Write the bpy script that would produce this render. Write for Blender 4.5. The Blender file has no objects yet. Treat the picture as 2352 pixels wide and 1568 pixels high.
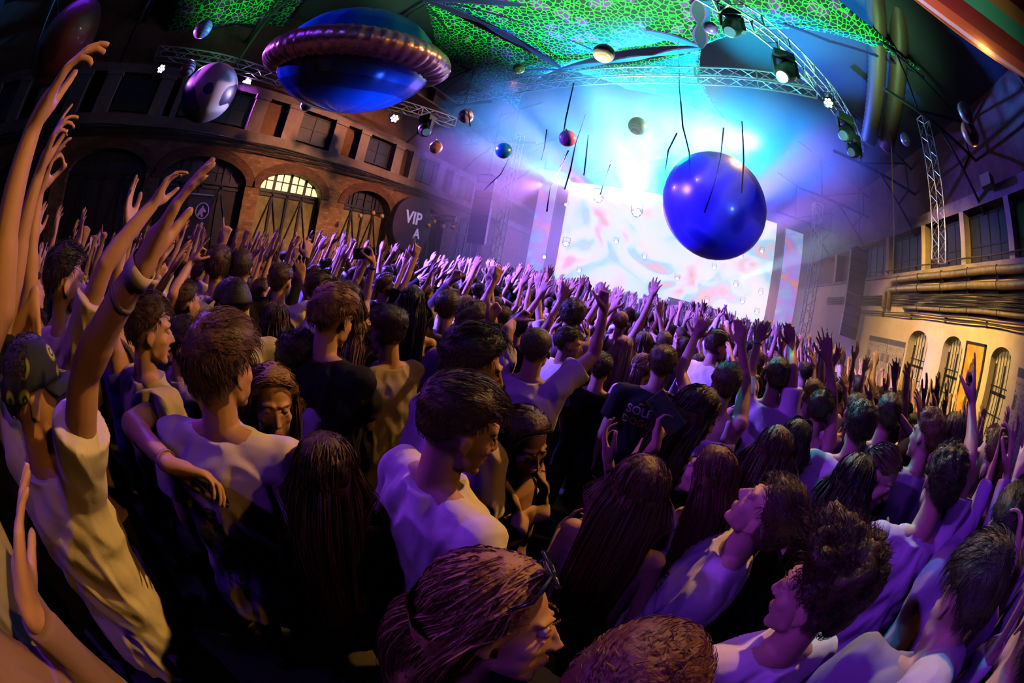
import bpy, math, random
import numpy as np
from mathutils import Vector, Matrix
from mathutils.bvhtree import BVHTree
SC = bpy.context.scene
COL = SC.collection
rnd = random.Random(7)
RNG = np.random.default_rng(11)
PI = math.pi
# ---------------------------------------------------------------- camera model (full frame fisheye, 12.7 mm)
CF, CYAW, CPITCH, CROLL, CH = 830.0, math.radians(24.4), math.radians(10.9), math.radians(-10.5), 2.0
def _camaxes():
    cy, sy, cp, sp = math.cos(CYAW), math.sin(CYAW), math.cos(CPITCH), math.sin(CPITCH)
    f = np.array([-sy*cp, cy*cp, -sp]); r0 = np.array([cy, sy, 0.]); u0 = np.cross(r0, f)
    c, q = math.cos(CROLL), math.sin(CROLL)
    return c*r0-q*u0, q*r0+c*u0, f
CR, CU, CFW = _camaxes()
CPOS = np.array([0., 0., CH])
def ray(px, py):
    x, y = px-1176, 784-py
    r = math.hypot(x, y)+1e-9
    th = 2*math.asin(min(1, r/(2*CF)))
    return x/r*math.sin(th)*CR + y/r*math.sin(th)*CU + math.cos(th)*CFW
def proj(P):
    v = np.asarray(P, float)-CPOS
    v = v/np.linalg.norm(v)
    a, b, c = v@CR, v@CU, v@CFW
    th = math.acos(max(-1, min(1, c))); q = math.hypot(a, b)+1e-12
    r = 2*CF*math.sin(th/2)
    return np.array([1176+a/q*r, 784-b/q*r])
def at(px, py, D): return CPOS+ray(px, py)*D
def onx(px, py, X):
    d = ray(px, py); return CPOS+d*(X/d[0])
def ony(px, py, Y):
    d = ray(px, py); return CPOS+d*(Y/d[1])
def onz(px, py, Z):
    d = ray(px, py); return CPOS+d*((Z-CH)/d[2])
def nrm(v):
    v = np.asarray(v, float); return v/(np.linalg.norm(v)+1e-12)
def view_frame(px, py):
    """picture-right, picture-up and viewing direction at a pixel, for orienting round things"""
    d = ray(px, py); u = ray(px, py-8)-d; u = nrm(u-d*(u@d)); return np.cross(d, u), u, d
# ---------------------------------------------------------------- materials
MATS = {}
def _nt(name):
    m = bpy.data.materials.new(name); m.use_nodes = True
    nt = m.node_tree; b = nt.nodes.get('Principled BSDF')
    return m, nt, b
def mat(name, col=(.5, .5, .5), rough=.6, metal=0., emit=None, es=1., bump=0., bscale=20., var=0., spec=.5, objcol=False, sheen=0., aniso=0.):
    if name in MATS: return MATS[name]
    m, nt, b = _nt(name)
    N, L = nt.nodes, nt.links
    b.inputs['Roughness'].default_value = rough; b.inputs['Metallic'].default_value = metal
    b.inputs['Base Color'].default_value = (*col, 1)
    b.inputs['Specular IOR Level'].default_value = spec
    if sheen: b.inputs['Sheen Weight'].default_value = sheen
    if aniso: b.inputs['Anisotropic'].default_value = aniso
    if emit:
        b.inputs['Emission Color'].default_value = (*emit, 1); b.inputs['Emission Strength'].default_value = es
    src = None
    if objcol:
        oi = N.new('ShaderNodeObjectInfo'); src = oi.outputs['Color']
    if var or bump:
        tc = N.new('ShaderNodeTexCoord'); no = N.new('ShaderNodeTexNoise')
        no.inputs['Scale'].default_value = bscale; no.inputs['Detail'].default_value = 4
        L.new(tc.outputs['Object'], no.inputs['Vector'])
        if var:
            mx = N.new('ShaderNodeMix'); mx.data_type = 'RGBA'; mx.blend_type = 'MULTIPLY'
            mx.inputs['Factor'].default_value = 1
            if src: L.new(src, mx.inputs['A'])
            else: mx.inputs['A'].default_value = (*col, 1)
            rp = N.new('ShaderNodeMapRange'); rp.inputs['From Min'].default_value = .3; rp.inputs['From Max'].default_value = .7
            rp.inputs['To Min'].default_value = 1-var; rp.inputs['To Max'].default_value = 1+var*.5
            L.new(no.outputs['Fac'], rp.inputs['Value']); L.new(rp.outputs['Result'], mx.inputs['B'])
            src = mx.outputs['Result']
        if bump:
            bp = N.new('ShaderNodeBump'); bp.inputs['Strength'].default_value = bump; bp.inputs['Distance'].default_value = .01
            L.new(no.outputs['Fac'], bp.inputs['Height']); L.new(bp.outputs['Normal'], b.inputs['Normal'])
    if src: L.new(src, b.inputs['Base Color'])
    MATS[name] = m
    return m
# ---------------------------------------------------------------- mesh collecting
class MB:
    def __init__(s): s.v = []; s.f = []; s.n = 0
    def add(s, V, F):
        V = np.asarray(V, float); s.v.append(V)
        n = s.n; s.f.extend([tuple(i+n for i in f) for f in F]); s.n += len(V)
        return s
    def box(s, lo, hi):
        (a, b, c), (d, e, f) = lo, hi
        return s.add([(a,b,c),(d,b,c),(d,e,c),(a,e,c),(a,b,f),(d,b,f),(d,e,f),(a,e,f)],
                     [(0,3,2,1),(4,5,6,7),(0,1,5,4),(1,2,6,5),(2,3,7,6),(3,0,4,7)])
    def obox(s, c, ax, ay, az, hx, hy, hz):
        c, ax, ay, az = map(np.asarray, (c, ax, ay, az)); V = []
        for k in (-1, 1):
            for i, j in ((-1,-1),(1,-1),(1,1),(-1,1)): V.append(c+ax*hx*i+ay*hy*j+az*hz*k)
        return s.add(V, [(0,3,2,1),(4,5,6,7),(0,1,5,4),(1,2,6,5),(2,3,7,6),(3,0,4,7)])
    def tube(s, pts, r, seg=8, cap=True):
        pts = [np.asarray(p, float) for p in pts]; n = len(pts)
        rr = r if hasattr(r, '__len__') else [r]*n
        V = []; up = None
        for i, p in enumerate(pts):
            t = nrm(pts[min(i+1, n-1)]-pts[max(i-1, 0)])
            if up is None or abs(up@t) > .98: up = np.array([0, 0, 1.]) if abs(t[2]) < .9 else np.array([1., 0, 0])
            a = nrm(np.cross(t, up)); b = np.cross(a, t); up = b
            for k in range(seg):
                th = 2*PI*k/seg; V.append(p+(a*math.cos(th)+b*math.sin(th))*rr[i])
        F = [(i*seg+k, i*seg+(k+1) % seg, (i+1)*seg+(k+1) % seg, (i+1)*seg+k) for i in range(n-1) for k in range(seg)]
        if cap: F += [tuple(range(seg))[::-1], tuple((n-1)*seg+k for k in range(seg))]
        return s.add(V, F)
    def ell(s, c, r, R=None, seg=20, rings=12):
        V = [(0, 0, 1)]
        for i in range(1, rings):
            ph = PI*i/rings
            for k in range(seg): V.append((math.sin(ph)*math.cos(2*PI*k/seg), math.sin(ph)*math.sin(2*PI*k/seg), math.cos(ph)))
        V.append((0, 0, -1)); V = np.array(V)*np.asarray(r)
        if R is not None: V = V@np.asarray(R)      # rows of R are the local axes
        F = [(0, 1+k, 1+(k+1) % seg) for k in range(seg)]
        for i in range(rings-2):
            for k in range(seg):
                a = 1+i*seg+k; b = 1+i*seg+(k+1) % seg; F.append((a, a+seg, b+seg, b))
        o = 1+(rings-2)*seg; F += [(o+k, len(V)-1, o+(k+1) % seg) for k in range(seg)]
        return s.add(V+np.asarray(c), F)
    def torus(s, c, R, M, m, RR=None, seg=64, ring=16, fl=1.):
        V = []
        for i in range(seg):
            a = 2*PI*i/seg
            for k in range(ring):
                b = 2*PI*k/ring; q = M+m*math.cos(b); V.append((q*math.cos(a), q*math.sin(a), m*fl*math.sin(b)))
        V = np.array(V)@np.asarray(R)+np.asarray(c)
        F = [(i*ring+k, ((i+1) % seg)*ring+k, ((i+1) % seg)*ring+(k+1) % ring, i*ring+(k+1) % ring) for i in range(seg) for k in range(ring)]
        return s.add(V, F)
    def loft(s, rings, cap=True):
        n = len(rings[0]); V = np.concatenate([np.asarray(r, float) for r in rings]); m = len(rings)
        F = [(i*n+k, i*n+(k+1) % n, (i+1)*n+(k+1) % n, (i+1)*n+k) for i in range(m-1) for k in range(n)]
        if cap: F += [tuple(range(n))[::-1], tuple((m-1)*n+k for k in range(n))]
        return s.add(V, F)
    def extr(s, poly, d):
        """extrude a closed polygon of 3d points by vector d"""
        P = [np.asarray(p, float) for p in poly]; n = len(P); d = np.asarray(d, float)
        return s.add(P+[p+d for p in P], [tuple(range(n))[::-1], tuple(range(n, 2*n))]+[(k, (k+1) % n, n+(k+1) % n, n+k) for k in range(n)])
    def V(s): return np.concatenate(s.v) if s.v else np.zeros((0, 3))
def mesh_from(name, V, F, smooth=False):
    me = bpy.data.meshes.new(name)
    if isinstance(F, np.ndarray) and F.ndim == 2:
        V = np.ascontiguousarray(V, np.float32); n, k = F.shape
        me.vertices.add(len(V)); me.vertices.foreach_set('co', V.ravel())
        me.loops.add(n*k); me.loops.foreach_set('vertex_index', F.astype(np.int32).ravel())
        me.polygons.add(n); me.polygons.foreach_set('loop_start', np.arange(0, n*k, k, dtype=np.int32))
        try: me.polygons.foreach_set('loop_total', np.full(n, k, np.int32))
        except Exception: pass
        me.update(calc_edges=True)
    else:
        me.from_pydata(np.asarray(V).tolist(), [], F)
    if smooth: me.shade_smooth()
    return me
def link(name, me, m=None, parent=None, loc=None, color=None, **props):
    o = bpy.data.objects.new(name, me)
    if me is not None: me.name = name+'_mesh'
    COL.objects.link(o)
    if m is not None and me is not None and not len(me.materials):
        for x in (m if isinstance(m, (list, tuple)) else [m]): me.materials.append(x)
    if parent is not None: o.parent = parent
    if loc is not None: o.location = loc
    if color is not None: o.color = (*color, 1)
    for k, v in props.items(): o[k] = v
    return o
def obj(name, mb, m, parent=None, smooth=False, **kw):
    """link a collected mesh; the origin goes to the middle of its base (children keep the parent's frame)"""
    V = mb.V()
    if parent is None:
        c = np.array([(V[:, 0].min()+V[:, 0].max())/2, (V[:, 1].min()+V[:, 1].max())/2, V[:, 2].min()]); kw['loc'] = tuple(c)
    else:
        c = np.zeros(3); q = parent
        while q is not None: c = c+np.array(q.location); q = q.parent
    return link(name, mesh_from(name, V-c, mb.f, smooth), m, parent, **kw)
def thing(name, label, cat, loc=(0, 0, 0), group=None, rz=0.):
    o = link(name, None, None, None, tuple(float(x) for x in loc), label=label, category=cat)
    o.rotation_euler = (0, 0, rz)
    if group: o['group'] = group
    return o
def tag(o, label, cat, group=None):
    o['label'] = label; o['category'] = cat
    if group: o['group'] = group
    return o
def struct(name, mb, m, smooth=False): return obj(name, mb, m, None, smooth, kind='structure')
def snoise(P, f, seed=0, octaves=2):
    """cheap smooth vector-free noise: sum of rotated sine products"""
    r = np.random.default_rng(seed); out = np.zeros(len(P)); a = 1.
    for o in range(octaves):
        for k in range(3):
            A = nrm(r.normal(size=3)); B = nrm(r.normal(size=3))
            out += a*np.sin(P@A*f+r.uniform(0, 6.28))*np.cos(P@B*f*1.31+r.uniform(0, 6.28))
        a *= .5; f *= 2.1
    return out/2.
# ================================================================ THE HALL
XL, XR, YB, YF = -9.0, 7.0, -10.0, 22.0
def wallmat(name, base, dark, brick=False, bs=1.0):
    m, nt, b = _nt(name); N, L = nt.nodes, nt.links
    tc = N.new('ShaderNodeTexCoord'); n1 = N.new('ShaderNodeTexNoise'); n1.inputs['Scale'].default_value = 1.3*bs; n1.inputs['Detail'].default_value = 8
    n1.inputs['Roughness'].default_value = .7
    L.new(tc.outputs['Object'], n1.inputs['Vector'])
    cr = N.new('ShaderNodeValToRGB'); cr.color_ramp.elements[0].position = .38; cr.color_ramp.elements[1].position = .62
    cr.color_ramp.elements[0].color = (*dark, 1); cr.color_ramp.elements[1].color = (*base, 1)
    L.new(n1.outputs['Fac'], cr.inputs['Fac'])
    out = cr.outputs['Color']
    bp = N.new('ShaderNodeBump'); bp.inputs['Strength'].default_value = .4; bp.inputs['Distance'].default_value = .02
    if brick:
        mp = N.new('ShaderNodeMapping'); mp.inputs['Rotation'].default_value = (0, PI/2, PI/2)
        sx = N.new('ShaderNodeSeparateXYZ'); cx = N.new('ShaderNodeCombineXYZ')
        L.new(tc.outputs['Object'], sx.inputs[0]); L.new(sx.outputs['Y'], cx.inputs['X']); L.new(sx.outputs['Z'], cx.inputs['Y'])
        bk = N.new('ShaderNodeTexBrick'); bk.inputs['Scale'].default_value = 3.2; bk.inputs['Mortar Size'].default_value = .012
        bk.inputs['Color1'].default_value = (*base, 1); bk.inputs['Color2'].default_value = (*dark, 1); bk.inputs['Mortar'].default_value = (base[0]*.45, base[1]*.45, base[2]*.45, 1)
        L.new(cx.outputs[0], bk.inputs['Vector'])
        mx = N.new('ShaderNodeMix'); mx.data_type = 'RGBA'; n2 = N.new('ShaderNodeTexNoise'); n2.inputs['Scale'].default_value = .9
        L.new(tc.outputs['Object'], n2.inputs['Vector'])
        mr = N.new('ShaderNodeMapRange'); mr.inputs['From Min'].default_value = .42; mr.inputs['From Max'].default_value = .5; L.new(n2.outputs['Fac'], mr.inputs['Value'])
        L.new(mr.outputs['Result'], mx.inputs['Factor']); L.new(out, mx.inputs['A']); L.new(bk.outputs['Color'], mx.inputs['B'])
        out = mx.outputs['Result']
    L.new(n1.outputs['Fac'], bp.inputs['Height']); L.new(bp.outputs['Normal'], b.inputs['Normal'])
    L.new(out, b.inputs['Base Color']); b.inputs['Roughness'].default_value = .85
    MATS[name] = m; return m
M_left = wallmat('old_brick_plaster', (.42, .27, .17), (.22, .12, .07), True)
M_ledge = wallmat('grey_concrete', (.42, .36, .34), (.25, .21, .2))
M_right = wallmat('cream_plaster', (.72, .62, .42), (.6, .5, .33))
M_rightup = wallmat('brown_render', (.34, .2, .13), (.2, .11, .07))
M_dark = mat('dark_steel', (.03, .03, .035), .5, .6)
M_roof = mat('dark_roof_sheet', (.035, .03, .045), .8)
M_floor = mat('concrete_floor', (.06, .055, .06), .6, bump=.2, bscale=3, var=.3)
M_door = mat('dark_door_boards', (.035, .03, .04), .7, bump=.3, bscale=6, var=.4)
M_doorlit = mat('lit_door_boards', (.36, .33, .16), .7, bump=.2, bscale=6, var=.3)  # yellow light on the door put into the board colour
M_brick = wallmat('brick_arch', (.22, .11, .07), (.12, .06, .04), True, 3)
M_alu = mat('aluminium_truss', (.62, .62, .66), .32, .9)
M_black = mat('black_casing', (.015, .015, .018), .45)
M_cable = mat('black_cable', (.02, .018, .02), .6)
def arched_wall(name, X, dx, y0, y1, z0, z1, ops, m, seg=14):
    """wall along Y at X with arched openings (yc, half, spring, apex, sill); dx = depth of the reveal"""
    mb = MB(); y = y0
    def quad(a, b, c, d, x=X): mb.add([(x, *a), (x, *b), (x, *c), (x, *d)], [(0, 1, 2, 3)])
    for yc, h, sp, ap, sill in sorted(ops):
        quad((y, z0), (yc-h, z0), (yc-h, z1), (y, z1))
        arc = [(yc-h*math.cos(PI*i/seg), sp+(ap-sp)*math.sin(PI*i/seg)) for i in range(seg+1)]
        for a, b in zip(arc, arc[1:]): quad(a, b, (b[0], z1), (a[0], z1))
        if sill > z0: quad((yc-h, z0), (yc+h, z0), (yc+h, sill), (yc-h, sill))
        loop = [(yc-h, sill)]+arc+[(yc+h, sill)]
        for a, b in zip(loop, loop[1:]+loop[:1]): mb.add([(X, *a), (X, *b), (X+dx, *b), (X+dx, *a)], [(0, 1, 2, 3)])
        y = yc+h
    quad((y, z0), (y1, z0), (y1, z1), (y, z1))
    # the back skin of the wall, just a shell behind everything
    mb.box((min(X+dx, X+dx*2.2), y0, z0), (max(X+dx, X+dx*2.2), y1, z1))
    return struct(name, mb, m)
archesL = [(-4.15, 1.3, 3.35, 3.9, 0), (-1.15, 1.22, 3.4, 3.9, 0), (1.75, 1.25, 3.3, 3.88, 0), (4.47, 1.03, 3.3, 3.84, 0), (7.35, .98, 3.3, 3.86, 0), (10.3, 1.1, 3.3, 3.86, 0), (13.4, 1.1, 3.3, 3.86, 0)]
arched_wall('wall_left', XL, -.35, YB, YF, 0, 4.65, archesL, M_left)
winR = [(7.71, .5, 2.95, 3.28, .9), (6.07, .42, 2.98, 3.28, .9), (4.15, .38, 3.0, 3.26, .9), (2.3, .4, 3.0, 3.26, .9), (.5, .4, 3.0, 3.26, .9)]
arched_wall('wall_right', XR, .35, YB, YF, 0, 4.75, winR, M_right)
mb = MB(); mb.box((XL-1, YB, -.2), (XR+1, YF, 0)); struct('floor', mb, M_floor)
mb = MB(); mb.box((XL-1, YF, 0), (XR+1, YF+.3, 12)); struct('wall_front', mb, M_roof)
mb = MB(); mb.box((XL-1, YB-.3, 0), (XR+1, YB, 12)); struct('wall_back', mb, M_roof)
mb = MB(); mb.extr([(XL-1, YB, 8.2), (-1, YB, 11.6), (XR+1, YB, 8.2), (XR+1, YB, 8.5), (-1, YB, 11.9), (XL-1, YB, 8.5)], (0, YF-YB, 0)); struct('ceiling', mb, M_roof)
# upper storeys, ledges and piers
mb = MB(); mb.box((XL-.75, YB, 4.65), (XL-.3, YF, 9.0)); struct('wall_left_upper', mb, M_rightup)
mb = MB(); mb.box((XR+.3, YB, 4.75), (XR+.75, YF, 9.0)); struct('wall_right_upper', mb, M_rightup)
mb = MB(); mb.box((XL-.4, YB, 4.35), (XL+.06, YF, 4.68)); struct('trim_1', mb, M_ledge)
mb = MB(); mb.box((XR-.05, YB, 4.7), (XR+.4, YF, 4.8)); struct('trim_2', mb, M_ledge)
mb = MB(); mb.box((XL-.4, YB, 5.72), (XL-.1, YF, 5.95)); struct('trim_3', mb, M_ledge)
mb = MB(); mb.box((XR-.02, YB, 6.0), (XR+.4, YF, 6.3)); struct('trim_4', mb, M_ledge)
M_pier = wallmat('pale_pier_plaster', (.55, .47, .45), (.38, .32, .32))
kL = 0
piersL = [(-8.2,-7.7),(-7.1,-6.6),(-5.6,-5.1),(-4.5,-4.0),(-3.3,-2.76),(-2.2,-1.72),(-.42,.0),(.22,.4),(2.56,2.98),(3.68,4.17),(5.36,5.8),(6.39,6.76),(7.97,8.38),(8.86,9.2),(10.4,10.8),(11.4,11.8),(13.3,13.7),(14.3,14.7)]
for i, (a, b) in enumerate(piersL):
    mb = MB(); mb.box((XL-.3, a, 4.68), (XL-.02, b, 5.72)); mb.box((XL-.3, a-.03, 5.6), (XL+.01, b+.03, 5.72)); struct('pillar_%d' % (i+1), mb, M_pier)
piersR = [(-1.3,-1.1),(.2,.4),(2.0,2.2),(3.8,4.0),(5.76,5.95),(7.7,7.9),(9.93,10.13),(12.2,12.4),(14.5,14.7)]
for i, (a, b) in enumerate(piersR):
    mb = MB(); mb.box((XR-.02, a, 4.8), (XR+.3, b, 6.0)); struct('pillar_%d' % (i+40), mb, M_right)
M_glassdark = mat('dark_window_glass', (.02, .015, .03), .5)
k = 0
for side, X, spans, zt in (('l', XL-.27, [(-6.6,-5.6),(-1.72,-.42),(.4,2.56),(4.17,5.36),(6.76,7.97),(9.2,10.4),(11.8,13.3)], 5.72), ('r', XR+.27, [(.4,2.0),(2.2,3.8),(4.0,5.76),(5.95,7.7),(7.9,9.93),(10.13,12.2)], 6.0)):
    for a, b in spans:
        k += 1
        mb = MB(); mb.box((X-.03, a+.06, 4.82), (X+.03, b-.06, zt-.06)); w = struct('window_%d' % k, mb, M_glassdark)
        mb = MB(); n = max(2, round((b-a)/.5))
        for i in range(n+1):
            y = a+.06+(b-a-.12)*i/n; mb.box((X-.05, y-.018, 4.8), (X+.05, y+.018, zt-.04))
        for z in (4.84, 5.25, zt-.08): mb.box((X-.045, a+.05, z-.02), (X+.045, b-.05, z+.02))
        obj('window_frame', mb, M_dark, w)
# arched doors on the left, dark boards except the lit one
def arc_pts(yc, h, sp, ap, n=20, grow=0): return [(yc-(h+grow)*math.cos(PI*i/n), sp+(ap+grow-sp)*math.sin(PI*i/n)) for i in range(n+1)]
M_pane = mat('lit_yellow_panes', (.8, .75, .4), .3, emit=(1, .86, .36), es=1.5)
M_panedim = mat('dim_yellow_panes', (.5, .4, .2), .3, emit=(.9, .62, .2), es=.25)
for i, (yc, h, sp, ap, s) in enumerate(archesL):
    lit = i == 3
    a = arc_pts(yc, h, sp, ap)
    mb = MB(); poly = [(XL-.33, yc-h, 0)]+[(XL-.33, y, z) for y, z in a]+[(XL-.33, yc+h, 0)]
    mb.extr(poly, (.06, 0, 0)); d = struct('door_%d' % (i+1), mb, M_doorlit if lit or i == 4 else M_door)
    mb = MB(); x0 = XL-.26
    for y in np.linspace(yc-h+.04, yc+h-.04, 5): mb.box((x0-.02, y-.035, 0), (x0+.03, y+.035, sp-.02))
    for z in (.15, 1.6, sp-.1): mb.box((x0-.02, yc-h, z-.035), (x0+.03, yc+h, z+.035))
    yy = np.linspace(yc-h+.04, yc+h-.04, 5)
    for j in range(4):
        for p, q in (((yy[j], 1.6), (yy[j+1], sp-.1)), ((yy[j], .15), (yy[j+1], 1.6))):
            if j % 2: p, q = (p[0], q[1]), (q[0], p[1])
            mb.tube([(x0+.01, *p), (x0+.01, *q)], .022, 6)
    obj('door_brace', mb, M_dark, d)
    mb = MB()
    for j in range(20):
        b0, b1 = a[j], a[j+1]; zb = sp+.02
        mb.add([(XL-.25, b0[0], zb), (XL-.25, b1[0], zb), (XL-.25, b1[0], b1[1]-.03), (XL-.25, b0[0], b0[1]-.03)], [(0, 1, 2, 3)])
    obj('fanlight_pane', mb, M_pane if lit else M_glassdark, d)
    mb = MB()
    for y in np.linspace(yc-h, yc+h, 9 if lit else 7)[1:-1]:
        zt = sp+(ap-sp)*math.sqrt(max(0, 1-((y-yc)/h)**2)); mb.box((XL-.25, y-.014, sp), (XL-.22, y+.014, zt))
    mb.box((XL-.25, yc-h, sp-.03), (XL-.21, yc+h, sp+.05)); mb.box((XL-.25, yc-h*.85, sp+.27), (XL-.22, yc+h*.85, sp+.3))
    for y in (yc-h*.5, yc, yc+h*.5): mb.box((XL-.25, y-.04, sp), (XL-.2, y+.04, sp+(ap-sp)*math.sqrt(1-((y-yc)/h)**2)))
    obj('fanlight_bar', mb, M_dark, d)
    # brick voussoir ring round the opening
    mb = MB(); o = arc_pts(yc, h, sp, ap, 20, .26)
    for j in range(20):
        P = [(XL+.03, *a[j]), (XL+.03, *a[j+1]), (XL+.03, *o[j+1]), (XL+.03, *o[j])]; mb.extr(P, (-.05, 0, 0))
    struct('trim_%d' % (20+i), mb, M_brick)
# barred windows on the right
for i, (yc, h, sp, ap, sill) in enumerate(winR):
    a = arc_pts(yc, h, sp, ap, 14)
    mb = MB(); mb.extr([(XR+.33, yc-h, sill)]+[(XR+.33, y, z) for y, z in a]+[(XR+.33, yc+h, sill)], (.03, 0, 0))
    w = struct('window_%d' % (30+i), mb, M_panedim)
    mb = MB()
    for y in np.linspace(yc-h, yc+h, 8)[1:-1]:
        zt = sp+(ap-sp)*math.sqrt(max(0, 1-((y-yc)/h)**2)); mb.tube([(XR+.27, y, sill), (XR+.27, y, zt)], .012, 6)
    for z in (sill+.3, 1.6, 2.1, 2.6): mb.box((XR+.26, yc-h, z-.012), (XR+.28, yc+h, z+.012))
    obj('window_grille', mb, M_dark, w)
    mb = MB()
    for y in (yc-h+.03, yc, yc+h-.03): mb.box((XR+.3, y-.025, sill), (XR+.34, y+.025, sp))
    mb.box((XR+.3, yc-h, sp-.55), (XR+.34, yc+h, sp-.49)); obj('window_frame', mb, M_dark, w)
    mb = MB(); mb.box((XR-.06, yc-h-.05, sill-.06), (XR+.3, yc+h+.05, sill)); obj('window_sill', mb, M_right, w)
# pipes and cable runs
M_pipe = mat('foil_insulated_pipe', (.6, .46, .2), .38, .75, bump=.6, bscale=9, var=.25)
M_thin = mat('dark_painted_pipe', (.1, .07, .05), .5, .2)
def wig(Y0, Y1, X, Z, n=24, a=.012, s=0): return [(X+a*math.sin(s+i*1.3), Y0+(Y1-Y0)*i/n, Z+a*math.sin(s*2+i*.9)) for i in range(n+1)]
for lab, y0, z, r, x in (('thick foil wrapped pipe running along the cream wall, upper of the two', 9.3, 4.58, .085, .16), ('thick foil wrapped pipe running along the cream wall, lower of the two', 9.6, 4.3, .085, .16), ('slimmer foil wrapped pipe on the cream wall under the dark cable run', 8.6, 3.8, .05, .12)):
    p = wig(-3, y0, XR-x, z, 30, .008, z)
    t = thing('insulated_pipe', lab, 'pipe', (XR-x, y0, z), 'foil wrapped pipes on the right wall')
    mb = MB()
    if r > .08: p = p+[(XR-x, y0+.14, z-.04), (XR-x, y0+.2, z-.14), (XR-x, y0+.2, 3.75)]
    mb.tube(p, r, 14); obj('pipe_run', mb, M_pipe, t, True)
    for y in np.arange(-2.5, y0, 1.15):
        mb = MB(); mb.torus((XR-x, y, z), [(1, 0, 0), (0, 0, 1), (0, 1, 0)], r+.008, .012, seg=20, ring=6); mb.box((XR-x, y-.015, z-r-.03), (XR, y+.015, z-r+.01)); obj('bracket', mb, M_dark, t)
for i in range(9):
    z = 3.88+i*.035; mb = MB(); mb.tube(wig(-3, 15, XR-.06-.012*(i % 2), z, 40, .007, i*1.7), .013, 6)
    tag(obj('cable', mb, M_cable, None, True), 'dark cable in the bundle strung along the cream wall below the foil pipes', 'cable', 'dark cables along the right wall')
for i, z in enumerate((3.66, 3.58, 4.9)):
    mb = MB(); mb.tube(wig(-3, 12 if i < 2 else 10.9, XR-.1, z, 40, .01, i), .018, 6)
    for y in np.arange(-2, 11, 1.7): mb.box((XR-.1, y-.01, z-.05), (XR, y+.01, z+.01))
    tag(obj('conduit', mb, M_thin, None, True), ['thin conduit on the cream wall just under the slim foil pipe', 'lowest thin conduit on the cream wall, right above the arched windows', 'thin handrail pipe along the foot of the upper right windows'][i], 'pipe')
for i in range(7):
    z = 4.16+i*.04; mb = MB(); mb.tube(wig(-8, 16, XL+.1+.015*(i % 2), z, 60, .012, i*2.1), .013, 6)
    tag(obj('cable', mb, M_cable, None, True), 'black cable in the bundle slung along the brick wall above the arched doors', 'cable', 'black cables along the left wall')
# flood light on the right wall
t = thing('flood_lamp', 'square yellow-lit floodlight mounted high near the right wall', 'lamp', (XR-.2, 4.4, 6.25))
mb = MB(); mb.box((XR-.36, 4.15, 6.15), (XR-.12, 4.55, 6.4)); obj('lamp_body', mb, mat('pale_lamp_casing', (.6, .52, .3), .4), t)
mb = MB(); mb.box((XR-.14, 4.33, 6.25), (XR+.05, 4.37, 6.3)); obj('bracket', mb, M_dark, t)
# posters
def boardmat(name, paper, ink, sx, sy):
    m, nt, b = _nt(name); N, L = nt.nodes, nt.links
    tc = N.new('ShaderNodeTexCoord'); mp = N.new('ShaderNodeMapping'); mp.inputs['Scale'].default_value = (1, sx, sy)
    L.new(tc.outputs['Generated'], mp.inputs['Vector'])
    sp = N.new('ShaderNodeSeparateXYZ'); L.new(mp.outputs[0], sp.inputs[0])
    cb = N.new('ShaderNodeCombineXYZ'); L.new(sp.outputs['Y'], cb.inputs['X']); L.new(sp.outputs['Z'], cb.inputs['Y'])
    bk = N.new('ShaderNodeTexBrick'); bk.inputs['Scale'].default_value = 1; bk.inputs['Mortar Size'].default_value = .03; bk.inputs['Color1'].default_value = (*ink, 1); bk.inputs['Color2'].default_value = (*[x*1.6 for x in ink], 1); bk.inputs['Mortar'].default_value = (*paper, 1)
    bk.inputs['Brick Width'].default_value = .9; bk.inputs['Row Height'].default_value = .6; bk.offset = .3
    L.new(cb.outputs[0], bk.inputs['Vector']); no = N.new('ShaderNodeTexNoise'); no.inputs['Scale'].default_value = 5
    L.new(cb.outputs[0], no.inputs['Vector']); mr = N.new('ShaderNodeMapRange'); mr.inputs['From Min'].default_value = .5; mr.inputs['From Max'].default_value = .54; L.new(no.outputs['Fac'], mr.inputs['Value'])
    mx = N.new('ShaderNodeMix'); mx.data_type = 'RGBA'; L.new(mr.outputs['Result'], mx.inputs['Factor']); mx.inputs['A'].default_value = (*paper, 1); L.new(bk.outputs['Color'], mx.inputs['B'])
    L.new(mx.outputs['Result'], b.inputs['Base Color']); b.inputs['Roughness'].default_value = .5; return m
M_board = boardmat('grey_information_print', (.5, .45, .36), (.2, .18, .16), 5, 6)
M_ink = mat('dark_print', (.05, .045, .05), .6)
for j, (y0, y1, z0, z1, lab) in enumerate(((9.32, 10.6, 1.2, 2.92, 'grey information board with a dark header strip, farther from the barred windows'), (8.3, 9.28, 1.2, 2.92, 'grey information board with small photographs beside the first barred window'), (2.9, 3.5, 1.3, 3.0, 'pale text board on the wall past the last lit barred window'))):
    t = thing('information_board', lab, 'poster', (XR-.03, (y0+y1)/2, z0))
    mb = MB(); mb.box((XR-.03, y0, z0), (XR, y1, z1)); obj('panel', mb, M_board, t)
    mb = MB(); mb.box((XR-.035, y0, z1-.15), (XR-.028, y1, z1)); obj('header_strip', mb, mat('slate_header', (.1, .1, .14), .5), t)
    for q in range(4):
        w_ = (y1-y0)/4; yq = y0+w_*(q+.5); zq = z1-.55-.35*((q*7) % 3); mb = MB(); mb.box((XR-.036, yq-w_*.33, zq-.12), (XR-.028, yq+w_*.33, zq+.12)); obj('photograph', mb, mat('dark_photo_print', (.16, .14, .13), .4, var=.6, bscale=14), t)
t = thing('poster', 'tall yellow-orange poster with a dark emblem, framed between two barred windows', 'poster', (XR-.04, 5.12, 1.0))
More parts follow.
